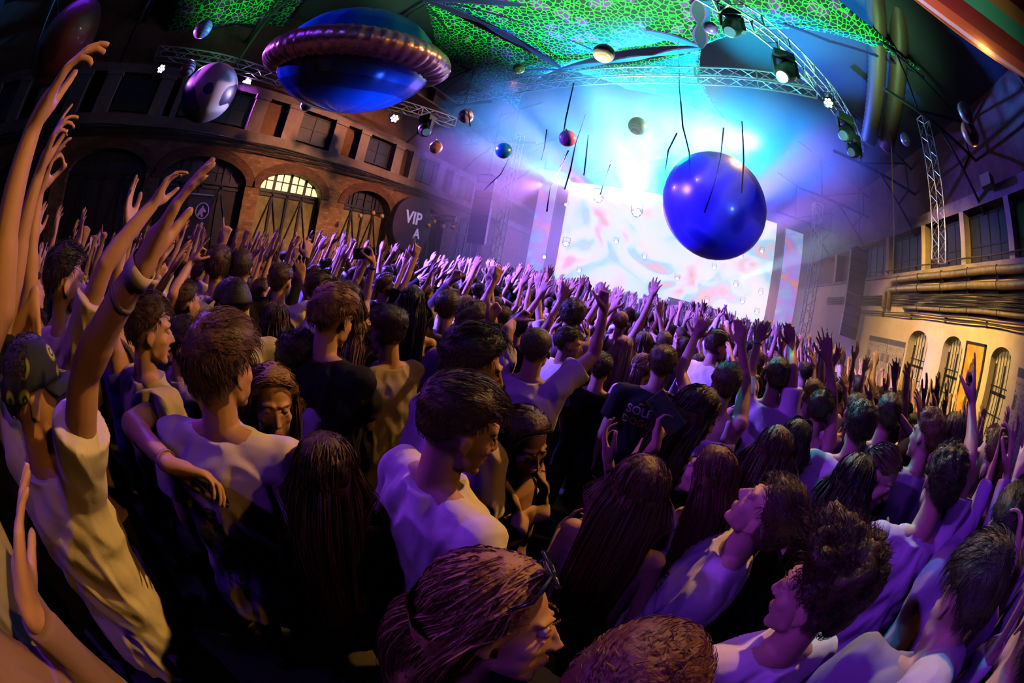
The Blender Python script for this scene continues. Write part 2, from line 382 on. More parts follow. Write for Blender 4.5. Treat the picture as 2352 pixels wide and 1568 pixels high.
mb = MB(); mb.box((XR-.04, 4.78, 1.0), (XR-.01, 5.45, 3.18)); obj('print', mb, mat('orange_poster_print', (.8, .38, .03), .5, var=.45, bscale=5), t)
mb = MB()
for a, b in (((4.73, .95), (4.78, 3.23)), ((5.45, .95), (5.5, 3.23)), ((4.73, 3.18), (5.5, 3.23)), ((4.73, .95), (5.5, 1.0))): mb.box((XR-.06, *a), (XR, *b))
obj('frame', mb, M_dark, t)
mb = MB(); yc, zc = 5.12, 2.75
for r in (.1, .07): mb.torus((XR-.045, yc, zc), [(0, 1, 0), (0, 0, 1), (1, 0, 0)], r, .014, seg=28, ring=6)
mb.ell((XR-.045, yc, zc+.13), (.01, .06, .05)); mb.ell((XR-.045, yc-.12, zc-.1), (.01, .05, .05)); mb.ell((XR-.045, yc+.12, zc-.1), (.01, .05, .05)); mb.ell((XR-.045, yc, zc), (.01, .05, .05)); obj('emblem', mb, mat('bronze_ink', (.12, .07, .03), .5), t)
mb = MB(); mb.box((XR-.048, 4.92, 2.33), (XR-.04, 5.32, 2.43)); obj('lettering_strip', mb, M_ink, t)
mb = MB(); mb.ell((XR-.045, yc, 2.08), (.01, .06, .15)); mb.ell((XR-.045, yc-.03, 1.85), (.01, .03, .12)); obj('figure_drawing', mb, M_ink, t)
# ---------------------------------------------------------------- roof steel
def lattice(mb, P, Q, w, h, n, r=.02, side=None):
    """box-section lattice girder from P to Q: four chords and zigzag bracing"""
    P, Q = np.asarray(P, float), np.asarray(Q, float); t = nrm(Q-P)
    up = np.array([0, 0, 1.]) if abs(t[2]) < .9 else np.array([0, 1., 0])
    s = nrm(np.cross(t, up)) if side is None else nrm(side); u = nrm(np.cross(s, t))
    cs = [s*w/2*a+u*h/2*b for a, b in ((-1,-1),(1,-1),(1,1),(-1,1))]
    for c in cs: mb.tube([P+c, Q+c], r, 8)
    for k in range(4):
        a, b = cs[k], cs[(k+1) % 4]
        for i in range(n):
            p0, p1 = P+(Q-P)*i/n, P+(Q-P)*(i+1)/n
            if i % 2: a_, b_ = b, a
            else: a_, b_ = a, b
            mb.tube([p0+a_, p1+b_], r*.55, 6, False)
    for e in (P, Q):
        for k in range(4): mb.tube([e+cs[k], e+cs[(k+1) % 4]], r*.7, 6)
k = 0
for Y in (-5.5, -2.0, 1.5, 5.0, 8.5, 12.0, 15.5):
    k += 1; mb = MB()
    if Y < 3:
        mb.tube([(XL-.3, Y, 7.2), (XR+.3, Y, 7.2)], .05, 6)
        mb.tube([(XL-.3, Y, 8.0), (-1, Y, 10.9), (XR+.3, Y, 8.0)], .05, 6)
    else:
        for sx in (1, -1): mb.tube([(-1-8.3*sx, Y, 7.2), (-1-5*sx, Y, 7.2)], .045, 6); mb.tube([(-1-8.3*sx, Y, 8.0), (-1-5*sx, Y, 9.13)], .045, 6)
    xs = np.linspace(XL, XR, 9)
    for i, x in enumerate(xs):
        zt = 8.0+2.9*(1-abs(x+1)/8.2)
        if Y < 3 or abs(x+1) > 5: mb.tube([(x, Y, 7.2), (x, Y, zt)], .03, 6)
        if i < 8:
            z2 = 8.0+2.9*(1-abs(xs[i+1]+1)/8.2)
            if abs(x+1) > 3 and (Y < 3 or min(abs(x+1), abs(xs[i+1]+1)) > 4.5): mb.tube([(x, Y, 7.2), (xs[i+1], Y, z2)], .03, 6)
    for sx, X in ((1, XL-.2), (-1, XR+.2)): mb.tube([(X, Y, 5.9), (X+sx*1.5, Y, 7.2)], .045, 6); mb.tube([(X+sx*.75, Y, 6.55), (X+sx*.2, Y, 7.2)], .03, 6)
    struct('beam_%d' % k, mb, M_dark)
# crane girder and ducts
M_girder = mat('rusty_crane_girder', (.32, .17, .1), .6, .2, var=.4, bscale=3)
mb = MB()
for z0, z1, x0, x1 in ((7.0, 7.06, -8.3, -7.7), (7.55, 7.62, -8.3, -7.7), (7.06, 7.55, -8.03, -7.97)): mb.box((x0, 5.5, z0), (x1, 15, z1))
for y in np.arange(5.6, 15, 1.1): mb.box((-8.28, y, 7.06), (-7.72, y+.05, 7.55))
tag(obj('crane_girder', mb, M_girder), 'long brown riveted steel girder under the left side of the roof', 'girder')
M_duct = mat('ribbed_duct', (.16, .06, .05), .5, .2)
for j, dx_ in enumerate((-.32, .32)):
    P = onz(2035, 0, 9.6); Q = onz(2015, 330, 8.0); P = P+(P-Q)*1.6; side = nrm(np.cross(Q-P, (0, 0, 1)))
    pts = []; rr = []; n = 150
    for i in range(n+1): pts.append(P+(Q-P)*i/n+side*dx_*(-1)); rr.append(.27 if i % 2 else .25)
    mb = MB(); mb.tube(pts, rr, 20)
    tag(obj('ventilation_duct', mb, M_duct, None, True), ['ribbed round ventilation duct under the roof, the one nearer the stage truss', 'ribbed round ventilation duct under the roof, the one nearer the right wall'][j], 'duct', 'pair of roof ducts')
# ---------------------------------------------------------------- trusses
def truss_path(name, pts, w, label, group=None, bay=.35, r=.022):
    t = thing(name, label, 'truss', pts[0], group)
    for a, b in zip(pts, pts[1:]):
        a, b = np.asarray(a), np.asarray(b); mb = MB(); n = max(2, int(np.linalg.norm(b-a)/bay)); lattice(mb, a, b, w, w, n, r); obj('truss_section', mb, M_alu, t)
    return t
truss_path('lighting_truss', [onz(*p, 6.25) for p in ((360, 122), (500, 140), (650, 185), (770, 208), (890, 236), (965, 258), (1042, 283))], .28, 'violet-lit lighting truss hanging before the left brick wall')
truss_path('lighting_truss', [onz(*p, 8) for p in ((1000, 240), (1130, 210), (1300, 182), (1450, 172), (1600, 174), (1740, 182), (1875, 205))], .34, 'long blue-lit truss spanning the hall in front of the stage')
truss_path('lighting_truss', [onz(*p, 7.6) for p in ((1560, -50), (1660, 8), (1740, 55), (1800, 105), (1860, 165), (1910, 222), (1950, 285), (1972, 335))], .34, 'bright blue-lit truss arching down from the roof on the right, carrying black lamps')
for (px, py, z1), lab in (((1193, 310, 0), 'tall lattice truss tower standing at the left of the stage'), ((1878, 470, 0), 'tall lattice truss tower standing at the right of the stage')):
    p = ony(px, py, 13.2); truss_path('truss_tower', [(p[0], 13.2, 0), (p[0], 13.2, p[2])], .36, lab, 'stage truss towers')
truss_path('hanging_truss', [onx(2120, 275, 5.5), onx(2156, 600, 5.5)], .26, 'slim truss hanging vertically in front of the right wall', bay=.22, r=.014)
truss_path('booth_truss', [ony(985, 497, 9.6), ony(1050, 503, 9.6)], .16, 'small truss arch over the bar by the left wall')
# lamps on trusses
def lens(pos, d, r, label, col, es, name='par_lamp', group=None):
    d = nrm(d); t = thing(name, label, 'lamp', pos, group); pos = np.asarray(pos)
    mb = MB(); mb.tube([pos-d*r*2.2, pos-d*r*.6, pos, pos+d*r*.25], [r*.55, r, r, r*1.06], 20); obj('lamp_body', mb, M_black, t, True)
    mb = MB(); a = nrm(np.cross(d, (0, 0, 1))); mb.tube([pos+a*r*1.2, pos+a*r*1.2+np.array([0, 0, r*2.2]), pos-a*r*1.2+np.array([0, 0, r*2.2]), pos-a*r*1.2], r*.12, 6); obj('yoke', mb, M_black, t)
    b = nrm(np.cross(d, a)); m = mat('lens_%s' % name+str(col)+str(es), col, .2, emit=col, es=es)
    for i in range(7):
        th = i*PI/3; q = pos+d*r*.27+((a*math.cos(th)+b*math.sin(th))*r*.6 if i < 6 else 0)
        mb = MB(); mb.tube([q, q+d*.01], r*.26, 12); obj('lens', mb, m, t)
    return t
def toward(p, q): return nrm(np.asarray(q, float)-np.asarray(p, float))
PL = onz(565, 190, 6.0)
lens(PL, toward(PL, (-2.2, 4.0, 1.8)), .16, 'glaring violet-white spotlight on the left truss', (.75, .35, 1.0), 60, 'spotlight')
for (px, py, r, D), lab in zip(((370, 158, .11, 8.6), (906, 272, .12, 9.0), (1903, 236, .13, 8.5)), ('pale round lamp lens at the far left end of the violet truss', 'white round lamp lens under the left truss by the ringed planet', 'small round orange-white lamp on the arching right truss')):
    p = at(px, py, D); lens(p, toward(p, (0, 1, 2.2)), r, lab, (.9, .85, 1.0), 3.0)
def moving_head(p, d, s, label, group=None):
    t = thing('moving_head_lamp', label, 'lamp', p, group); p = np.asarray(p); d = nrm(d)
    mb = MB(); mb.box(p+np.array([-.2, -.13, .28])*s, p+np.array([.2, .13, .45])*s); obj('base', mb, M_black, t)
    mb = MB(); mb.box(p+np.array([-.24, -.06, -.12])*s, p+np.array([-.18, .06, .3])*s); mb.box(p+np.array([.18, -.06, -.12])*s, p+np.array([.24, .06, .3])*s); mb.box(p+np.array([-.19, -.06, .24])*s, p+np.array([.19, .06, .285])*s); obj('yoke', mb, M_black, t)
    mb = MB(); mb.tube([p-d*.26*s, p-d*.2*s, p+d*.12*s, p+d*.3*s, p+d*.32*s], [.1*s, .17*s, .19*s, .14*s, .14*s], 18); obj('lamp_body', mb, M_black, t, True)
    mb = MB(); mb.tube([p+d*.32*s, p+d*.33*s], .11*s, 18); obj('lens', mb, mat('dim_lens', (.05, .08, .2), .1, emit=(.3, .6, 1), es=.15), t)
for (px, py, D, s), lab in zip(((1683, 60, 7.3, 1.0), (1806, 165, 7.6, 1.1), (1945, 305, 8.6, 1.0), (1962, 345, 9.0, .9), (975, 298, 9.6, .9)), ('black moving head lamp highest on the arching right truss', 'black moving head lamp hanging below the middle of the right truss', 'black moving head lamp near the low end of the right truss', 'lowest black moving head lamp on the right truss', 'black moving head lamp at the end of the left truss')):
    p = at(px, py, D); moving_head(p, toward(p, (-1, 3, 1.5)), s, lab)
# ---------------------------------------------------------------- line arrays
for (px, py, D_, Y, n, zt, zb), lab in zip(((1955, 570, 0, 11.0, 8, 5.45, 2.6), (1121, 403, 0, 11.0, 9, 5.35, 2.75)), ('curved line array of dark loudspeakers hanging before the cream wall', 'curved line array of loudspeakers hanging in haze at the stage left')):
    p = ony(px, py, Y); X = p[0]+(.35 if px > 1500 else 0)
    t = thing('line_array', lab, 'loudspeaker', (X, Y, zt), 'line arrays beside the stage')
    h = (zt-zb)/n; sx = 1 if px > 1500 else -1
    for i in range(n):
        z = zt-h*(i+.5); tilt = .02+.035*i; f = np.array([-.35*sx, -math.cos(tilt), -math.sin(tilt)]); f = nrm(f); s = nrm(np.cross(f, (0, 0, 1))); u = np.cross(s, f)
        c = np.array([X, Y, z])+f*(-.03*i)
        mb = MB(); mb.obox(c, s, f, u, .33, .2, h*.46); o = obj('speaker_cabinet', mb, mat('speaker_casing', (.06, .055, .06), .45), t)
        mb = MB(); mb.obox(c+f*.205, s, f, u, .3, .006, h*.4); obj('speaker_grille', mb, mat('speaker_grille', (.1, .09, .1), .5, .3, bump=.4, bscale=200), o)
    mb = MB(); mb.tube([(X, Y, zt), (X, Y, 8.2)], .012, 6); mb.box((X-.3, Y-.25, zt), (X+.3, Y+.25, zt+.05)); obj('rigging_frame', mb, M_dark, t)
# ---------------------------------------------------------------- stage
mb = MB(); mb.box((-8.6, 16.6, 0), (6.6, 21.6, 1.25)); tag(obj('stage', mb, M_black), 'black raised stage deck in front of the glowing screen', 'stage')
def screenmat(name, cols, strength, scale, seed):
    m, nt, b = _nt(name); N, L = nt.nodes, nt.links
    tc = N.new('ShaderNodeTexCoord'); mp = N.new('ShaderNodeMapping'); mp.inputs['Location'].default_value = (seed, seed*.7, 0); mp.inputs['Scale'].default_value = (1, .2, 1.4)
    L.new(tc.outputs['Object'], mp.inputs['Vector'])
    no = N.new('ShaderNodeTexNoise'); no.inputs['Scale'].default_value = scale; no.inputs['Detail'].default_value = 2; no.inputs['Distortion'].default_value = 1.2
    L.new(mp.outputs[0], no.inputs['Vector'])
    cr = N.new('ShaderNodeValToRGB'); e = cr.color_ramp.elements
    while len(e) < len(cols): e.new(.5)
    for i, c in enumerate(cols): e[i].position = .3+.4*i/(len(cols)-1); e[i].color = (*c, 1)
    L.new(no.outputs['Fac'], cr.inputs['Fac']); L.new(cr.outputs['Color'], b.inputs['Emission Color']); b.inputs['Emission Strength'].default_value = strength
    b.inputs['Base Color'].default_value = (.02, .02, .02, 1); b.inputs['Roughness'].default_value = .3
    return m
M_led = screenmat('led_screen_picture', [(1, .42, .2), (1, .6, .75), (1, .95, 1), (.8, .97, 1), (.3, .8, 1), (1, .5, .55), (1, .7, .35)], 1.65, .3, 3)
t = thing('led_screen', 'huge glowing LED screen with white, cyan and pink imagery behind the stage', 'screen', (-1, 20.6, 1.3))
mb = MB(); mb.box((-7.4, 20.5, 1.4), (5.4, 20.7, 8.2)); obj('screen_panel', mb, M_led, t)
mb = MB(); mb.box((-7.5, 20.6, 1.3), (5.5, 20.85, 8.3)); obj('frame', mb, M_black, t)
for X0, X1, lab in ((5.75, 6.9, 'tall narrow LED panel in orange and violet at the right of the stage'), (-8.9, -7.8, 'tall narrow LED panel in cyan and violet at the left of the stage')):
    t = thing('side_screen', lab, 'screen', ((X0+X1)/2, 19.6, 1.3), 'side screens')
    mb = MB(); mb.box((X0, 19.5, 1.4), (X1, 19.6, 7.8)); obj('screen_panel', mb, screenmat('side_picture', [(.9, .3, .1), (.5, .2, 1), (.2, .5, 1), (1, .5, .5)], 1.2, .6, 8), t)
    mb = MB(); mb.box((X0-.05, 19.58, 1.3), (X1+.05, 19.7, 7.9)); obj('frame', mb, M_black, t)
t = thing('dj_booth', 'white lit DJ booth in the middle of the stage', 'booth', (1.0, 17.8, 1.25))
mb = MB(); mb.box((-.3, 17.5, 1.25), (2.3, 18.2, 2.3)); obj('booth_front', mb, mat('booth_white', (.7, .7, .75), .4), t)
mb = MB(); mb.box((-.4, 17.4, 2.3), (2.4, 18.3, 2.38)); obj('booth_top', mb, M_black, t)
# stage lamps aimed out at the audience
LAMPS = [(1374, 455, 19.6, 260, (1, .97, .95), .26), (1462, 488, 19.6, 200, (1, .78, .35), .26), (1300, 560, 18.4, 60, (1, .8, .9), .16), (1186, 0, 0, 0, 0, 0)][:3]+[
 (1815, 438, 15, 0, (1, .9, 1), 0)][:0]
stage_pts = [(1250, 590, 18.0), (1330, 622, 18.0), (1415, 555, 19), (1500, 655, 18), (1555, 640, 18), (1640, 615, 19), (1702, 590, 19), (1750, 577, 18.5), (1690, 655, 18), (1623, 692, 17.5), (1738, 718, 17.5), (1747, 672, 18), (1705, 693, 17.5), (1300, 470, 19.5), (1230, 650, 17.5), (1590, 560, 19), (1480, 590, 18)]
for i, (px, py, Y) in enumerate(stage_pts):
    p = ony(px, py, Y); tag(lens(p, toward(p, (0, 0, 2)), .1, 'small bright white stage lamp facing the audience', (.85, .95, 1), 12, 'stage_lamp'), 'small bright white stage lamp facing the audience', 'lamp', 'white stage lamps around the screen')
for i, (px, py, Y, es, c, r) in enumerate(LAMPS):
    p = ony(px, py, Y); lens(p, toward(p, (0, 0, 2)), r, ['blinding white blinder lamp, topmost over the stage', 'blinding yellow-orange blinder lamp over the stage', 'pink-white blinder lamp low at the left of the stage'][i], c, es*.4, 'blinder_lamp')
# ---------------------------------------------------------------- bar corner by the left wall
t = thing('vip_sign', 'violet sign reading VIP on the left wall past the arched doors', 'sign', (XL+.3, 9.4, 2.6))
mb = MB(); mb.tube([(XL+.2, 9.3, 3.1), (XL+.28, 9.3, 3.1)], 1.0, 40); obj('sign_board', mb, mat('dark_violet_board', (.06, .03, .12), .6), t)
def text_mesh(s, size, ext=.01, font=None):
    cu = bpy.data.curves.new('t', 'FONT'); cu.body = s; cu.size = size; cu.extrude = ext; cu.align_x = 'CENTER'; cu.align_y = 'CENTER'; cu.resolution_u = 3; cu.offset = size*.015
    o = bpy.data.objects.new('t', cu); COL.objects.link(o); dg = bpy.context.evaluated_depsgraph_get(); me = bpy.data.meshes.new_from_object(o.evaluated_get(dg)); bpy.data.objects.remove(o); return me
def put_text(s, size, c, xdir, ydir, m, parent, ext=.01, name='lettering'):
    me = text_mesh(s, size, ext); xdir, ydir = nrm(xdir), nrm(ydir); z = np.cross(xdir, ydir)
    co = np.empty(len(me.vertices)*3, np.float32); me.vertices.foreach_get('co', co); co = co.reshape(-1, 3)
    W = co[:, :1]*xdir+co[:, 1:2]*ydir+co[:, 2:]*z+np.asarray(c)-np.array(parent.location)
    me.vertices.foreach_set('co', W.astype(np.float32).ravel()); me.materials.clear(); me.materials.append(m)
    o = link(name, me, None, parent); return o
M_sign = mat('pale_sign_letters', (.7, .6, .9), .5, emit=(.6, .45, .95), es=.5)
put_text('VIP', .62, (XL+.3, 9.25, 3.3), (0, 1, 0), (0, 0, 1), M_sign, t); put_text('A', .5, (XL+.3, 9.55, 2.78), (0, 1, 0), (0, 0, 1), M_sign, t)
# roll-up banner with a horse emblem
t = thing('banner', 'black upright banner with a white horse emblem and white letters among the crowd', 'banner', (-7.2, 1.35, 0))
P0 = onx(462, 448, -7.4); PB = np.array([-7.4, P0[1]+.02, 0]); hw = .28
mb = MB(); mb.box((-7.42, P0[1]-hw, .1), (-7.36, P0[1]+hw, P0[2]+.0)); obj('banner_cloth', mb, mat('black_banner', (.01, .01, .012), .5), t)
mb = MB(); mb.tube([(-7.35, P0[1]-hw, P0[2]), (-7.35, P0[1]+hw, P0[2])], .02, 8); mb.tube([(-7.45, P0[1], 0), (-7.45, P0[1], P0[2])], .02, 8); mb.box((-7.55, P0[1]-.3, 0), (-7.25, P0[1]+.3, .06)); obj('stand', mb, M_alu, t)
M_white = mat('white_print', (.8, .8, .78), .5)
mb = MB(); c = np.array([-7.35, P0[1]+.08, P0[2]-.3]); mb.torus(c, [(0, 1, 0), (0, 0, 1), (1, 0, 0)], .15, .014, seg=32, ring=6)
mb.extr([c+np.array([0, y, z]) for y, z in ((-.1,-.08),(-.06,.02),(-.02,.06),(.0,.11),(.03,.06),(.1,.0),(.08,-.03),(.03,-.01),(.02,-.05),(.05,-.1),(.0,-.12),(-.03,-.06),(-.07,-.11))], (.012, 0, 0)); obj('horse_emblem', mb, M_white, t)
put_text('LL', .4, (-7.345, P0[1]+.0, P0[2]-.85), (0, 0, 1), (0, -1, 0), M_white, t, .006)
# ---------------------------------------------------------------- green cell-print canopies
def canopymat():
    m, nt, b = _nt('green_cell_print'); N, L = nt.nodes, nt.links
    tc = N.new('ShaderNodeTexCoord')
    def vor(scale, rnd_, thr, w):
        v = N.new('ShaderNodeTexVoronoi'); v.feature = 'DISTANCE_TO_EDGE'; v.inputs['Scale'].default_value = scale; v.inputs['Randomness'].default_value = rnd_
        L.new(tc.outputs['Object'], v.inputs['Vector']); r = N.new('ShaderNodeMapRange'); r.inputs['From Min'].default_value = thr; r.inputs['From Max'].default_value = thr+w
        L.new(v.outputs['Distance'], r.inputs['Value']); return r.outputs['Result']
    small = vor(7.5, 1., .045, .03); big = vor(2.2, 1., .12, .015)
    v2 = N.new('ShaderNodeTexVoronoi'); v2.inputs['Scale'].default_value = 2.2; L.new(tc.outputs['Object'], v2.inputs['Vector'])
    th = N.new('ShaderNodeMath'); th.operation = 'GREATER_THAN'; th.inputs[1].default_value = .62
    sp = N.new('ShaderNodeSeparateColor'); L.new(v2.outputs['Color'], sp.inputs[0]); L.new(sp.outputs[0], th.inputs[0])
    bigm = N.new('ShaderNodeMath'); bigm.operation = 'MULTIPLY'; L.new(big, bigm.inputs[0]); L.new(th.outputs[0], bigm.inputs[1])
    hole = N.new('ShaderNodeMath'); hole.operation = 'MAXIMUM'; L.new(small, hole.inputs[0])
    bh = N.new('ShaderNodeMath'); bh.operation = 'MULTIPLY'; L.new(bigm.outputs[0], bh.inputs[0]); bh.inputs[1].default_value = .0
    L.new(bh.outputs[0], hole.inputs[1])
    mx = N.new('ShaderNodeMix'); mx.data_type = 'RGBA'; mx.inputs['A'].default_value = (.05, .9, .07, 1)
    n = N.new('ShaderNodeTexNoise'); n.inputs['Scale'].default_value = 1.2; L.new(tc.outputs['Object'], n.inputs['Vector'])
    dk = N.new('ShaderNodeMix'); dk.data_type = 'RGBA'; dk.inputs['A'].default_value = (.006, .012, .03, 1); dk.inputs['B'].default_value = (.2, .02, .3, 1)
    L.new(bigm.outputs[0], dk.inputs['Factor'])
    L.new(hole.outputs[0], mx.inputs['Factor']); L.new(dk.outputs['Result'], mx.inputs['B'])
    L.new(mx.outputs['Result'], b.inputs['Base Color']); b.inputs['Roughness'].default_value = .7
    return m
M_can = canopymat(); M_band = mat('dark_indigo_seam', (.012, .006, .06), .6); M_bandedge = mat('purple_seam_edge', (.16, .02, .3), .6)
def sheet(corners, sag, label, n=26):
    C = [np.asarray(onz(px, py, z)) for px, py, z in corners]; cen = sum(C)/4
    def edge(a, b, s):
        def f(t):
            p = a+(b-a)*t; return p+nrm(cen-(a+b)/2)*sag*4*t*(1-t)*np.linalg.norm(b-a)*(1)
        return f
    e = [edge(C[0], C[1], 0), edge(C[3], C[2], 0), edge(C[0], C[3], 0), edge(C[1], C[2], 0)]
    V = []
    for i in range(n+1):
        for j in range(n+1):
            u, v = i/n, j/n
            p = (1-v)*e[0](u)+v*e[1](u)+(1-u)*e[2](v)+u*e[3](v)-((1-u)*(1-v)*C[0]+u*(1-v)*C[1]+u*v*C[2]+(1-u)*v*C[3])
            p = p+np.array([0, 0, -.25*math.sin(PI*u)*math.sin(PI*v)]); V.append(p)
    F = [(i*(n+1)+j, (i+1)*(n+1)+j, (i+1)*(n+1)+j+1, i*(n+1)+j+1) for i in range(n) for j in range(n)]
    V2 = [p+np.array([0, 0, .006]) for p in V]; N_ = len(V)
    F2 = [tuple(x+N_ for x in f[::-1]) for f in F]
    rim = [i*(n+1) for i in range(n+1)]+[n*(n+1)+j for j in range(1, n+1)]+[i*(n+1)+n for i in range(n-1, -1, -1)]+[j for j in range(n-1, 0, -1)]
    F3 = [(rim[(k+1) % len(rim)], rim[k], rim[k]+N_, rim[(k+1) % len(rim)]+N_) for k in range(len(rim))]
    t = thing('canopy', label, 'canopy', cen, 'green printed canopies under the roof'); mb = MB(); mb.add(V+V2, F+F2+F3); obj('canopy_cloth', mb, M_can, t, True); return t
def band(t, pts, w, z, lens_n=3, off=.06):
    P = [np.asarray(onz(px, py, zz))-np.array([0, 0, off]) for (px, py), zz in zip(pts, z)]
    n = 40; L_ = []
    for i in range(n+1):
        s = i/n*(len(P)-1); k = min(int(s), len(P)-2); L_.append(P[k]+(P[k+1]-P[k])*(s-k))
    for ww, dz, m, nm in ((w, 0, M_bandedge, 'seam_border'), (w*.72, -.012, M_band, 'seam_band')):
        V = []
        for i, p in enumerate(L_):
            d = nrm(L_[min(i+1, n)]-L_[max(i-1, 0)]); s = nrm(np.cross(d, (0, 0, 1))); q = ww*(.25+.75*abs(math.sin(PI*lens_n*i/n)))
            V += [p+s*q+np.array([0, 0, dz]), p-s*q+np.array([0, 0, dz]), p-s*q+np.array([0, 0, dz+.008]), p+s*q+np.array([0, 0, dz+.008])]
        F = [(4*i+k, 4*i+4+k, 4*i+4+(k+1) % 4, 4*i+(k+1) % 4) for i in range(n) for k in range(4)]
        mb = MB(); mb.add(V, F); obj(nm, mb, m, t)
c1 = sheet([(368, 98, 6.8), (400, 5, 7.4), (780, -70, 9), (645, 74, 8)], .06, 'green cell-patterned canopy at the far left, running behind the ringed planet')
band(c1, [(400, 8), (545, 52), (640, 72)], .07, [7.4, 7.6, 8.0], 2); band(c1, [(372, 95), (545, 52), (800, -20)], .025, [6.8, 7.6, 8.8], 1)
c2 = sheet([(970, -5, 9), (985, 165, 9), (1190, 252, 9), (1290, 155, 8.6)], .07, 'green cell-patterned canopy right beside the ringed planet, its tip pointing down')
band(c2, [(970, -5), (1100, 160), (1188, 250)], .05, [9, 8.85, 9], 1); band(c2, [(1005, 160), (1120, 163), (1290, 157)], .07, [9, 8.8, 8.6], 2)
c3 = sheet([(970, -5, 9), (1290, 155, 8.6), (1610, 105, 8.6), (1595, -70, 9)], .03, 'largest green cell-patterned canopy, overhead between the two seam knots')
band(c3, [(975, -3), (1110, 50), (1210, 105), (1290, 155)], .13, [9, 8.7, 8.6, 8.6], 3); band(c3, [(975, -3), (1390, 50), (1610, 105)], .16, [9, 8.65, 8.6], 3); band(c3, [(985, -3), (1380, 120)], .035, [9, 8.55], 1); band(c3, [(1290, 155), (1400, 140), (1500, 125), (1610, 107)], .12, [8.6, 8.6, 8.6, 8.6], 3); band(c3, [(1600, -60), (1603, 20), (1610, 105)], .2, [9, 8.8, 8.6], 3, .1)
c4 = sheet([(1290, 160, 8.6), (1440, 205, 9), (1672, 278, 9), (1612, 108, 8.6)], .09, 'bluish cell-patterned canopy hanging below the seam between the knots in the haze')
band(c4, [(1440, 145), (1560, 200), (1670, 276)], .03, [8.7, 8.8, 9], 1)
c5 = sheet([(1612, 106, 8.6), (2140, 182, 9), (1870, -50, 9), (1600, -70, 9)], .1, 'green cell-patterned canopy stretching to a sharp point over the right truss')
band(c5, [(1625, 10), (1900, 90), (2135, 180)], .05, [8.8, 8.75, 9], 1)
# ---------------------------------------------------------------- inflatables
def planetmat(name, c1_, c2_, c3_=None, scale=3., kind='bands', rough=.22, dist=1.5):
    m, nt, b = _nt(name); N, L = nt.nodes, nt.links
    tc = N.new('ShaderNodeTexCoord')
    if kind == 'bands': tx = N.new('ShaderNodeTexWave'); tx.bands_direction = 'Z'; tx.inputs['Distortion'].default_value = dist; tx.inputs['Detail'].default_value = 1; tx.inputs['Detail Scale'].default_value = .6
    elif kind == 'rings': tx = N.new('ShaderNodeTexWave'); tx.wave_type = 'RINGS'; tx.rings_direction = 'SPHERICAL'; tx.inputs['Distortion'].default_value = dist
    else: tx = N.new('ShaderNodeTexNoise'); tx.inputs['Detail'].default_value = .5; tx.inputs['Distortion'].default_value = dist
    tx.inputs['Scale'].default_value = scale; L.new(tc.outputs['Object'], tx.inputs['Vector'])
    cr = N.new('ShaderNodeValToRGB'); cr.color_ramp.interpolation = 'CONSTANT' if kind == 'spots' else 'EASE'; e = cr.color_ramp.elements
    lo, hi = (.44, .56) if kind != 'bands' else (.35, .65)
    e[0].position = 0; e[0].color = (*c1_, 1); e[1].position = .55 if kind == 'spots' else hi; e[1].color = (*c2_, 1)
    if kind != 'spots': e[0].position = lo
    if c3_: q = e.new(.62 if kind == 'spots' else .5); q.color = (*c3_, 1)
    L.new(tx.outputs[0], cr.inputs['Fac']); L.new(cr.outputs['Color'], b.inputs['Base Color']); b.inputs['Roughness'].default_value = rough; b.inputs['Coat Weight'].default_value = .3
    return m
def planet(px, py, rpx, D, m, label, rot=None, name='planet_balloon', squash=1., group=None):
    p = at(px, py, D); R_, U_, F_ = view_frame(px, py); r = D*math.sin(rpx/CF)
    o = link(name, None, None, None, tuple(p), label=label, category='balloon')
    if group: o['group'] = group
    mb = MB(); mb.ell((0, 0, 0), (r, r, r*squash), None, 40, 24)
    # seams pull the skin in slightly
    V = mb.V(); a = np.arctan2(V[:, 1], V[:, 0]); k = 1-.012*np.abs(np.cos(a*4))**8; V[:, :2] *= k[:, None]
    q = link('balloon_skin', mesh_from('balloon_skin', V, mb.f, True), m, o)
    mb = MB(); mb.tube([(0, 0, r*squash*.98), (0, 0, r*squash+.03)], [.025, .018], 10); mb.torus((0, 0, r*squash+.045), [(1, 0, 0), (0, 0, 1), (0, 1, 0)], .015, .005, seg=14, ring=6)
    link('valve', mesh_from('valve', mb.V(), mb.f, True), M_black, o)
    if rot is None: rot = (rnd.uniform(-.4, .4), rnd.uniform(-.4, .4), rnd.uniform(0, 6))
    o.rotation_euler = rot
    return o
def rowmat(Rw): return Matrix([[Rw[j][i] for j in range(3)] for i in range(3)])
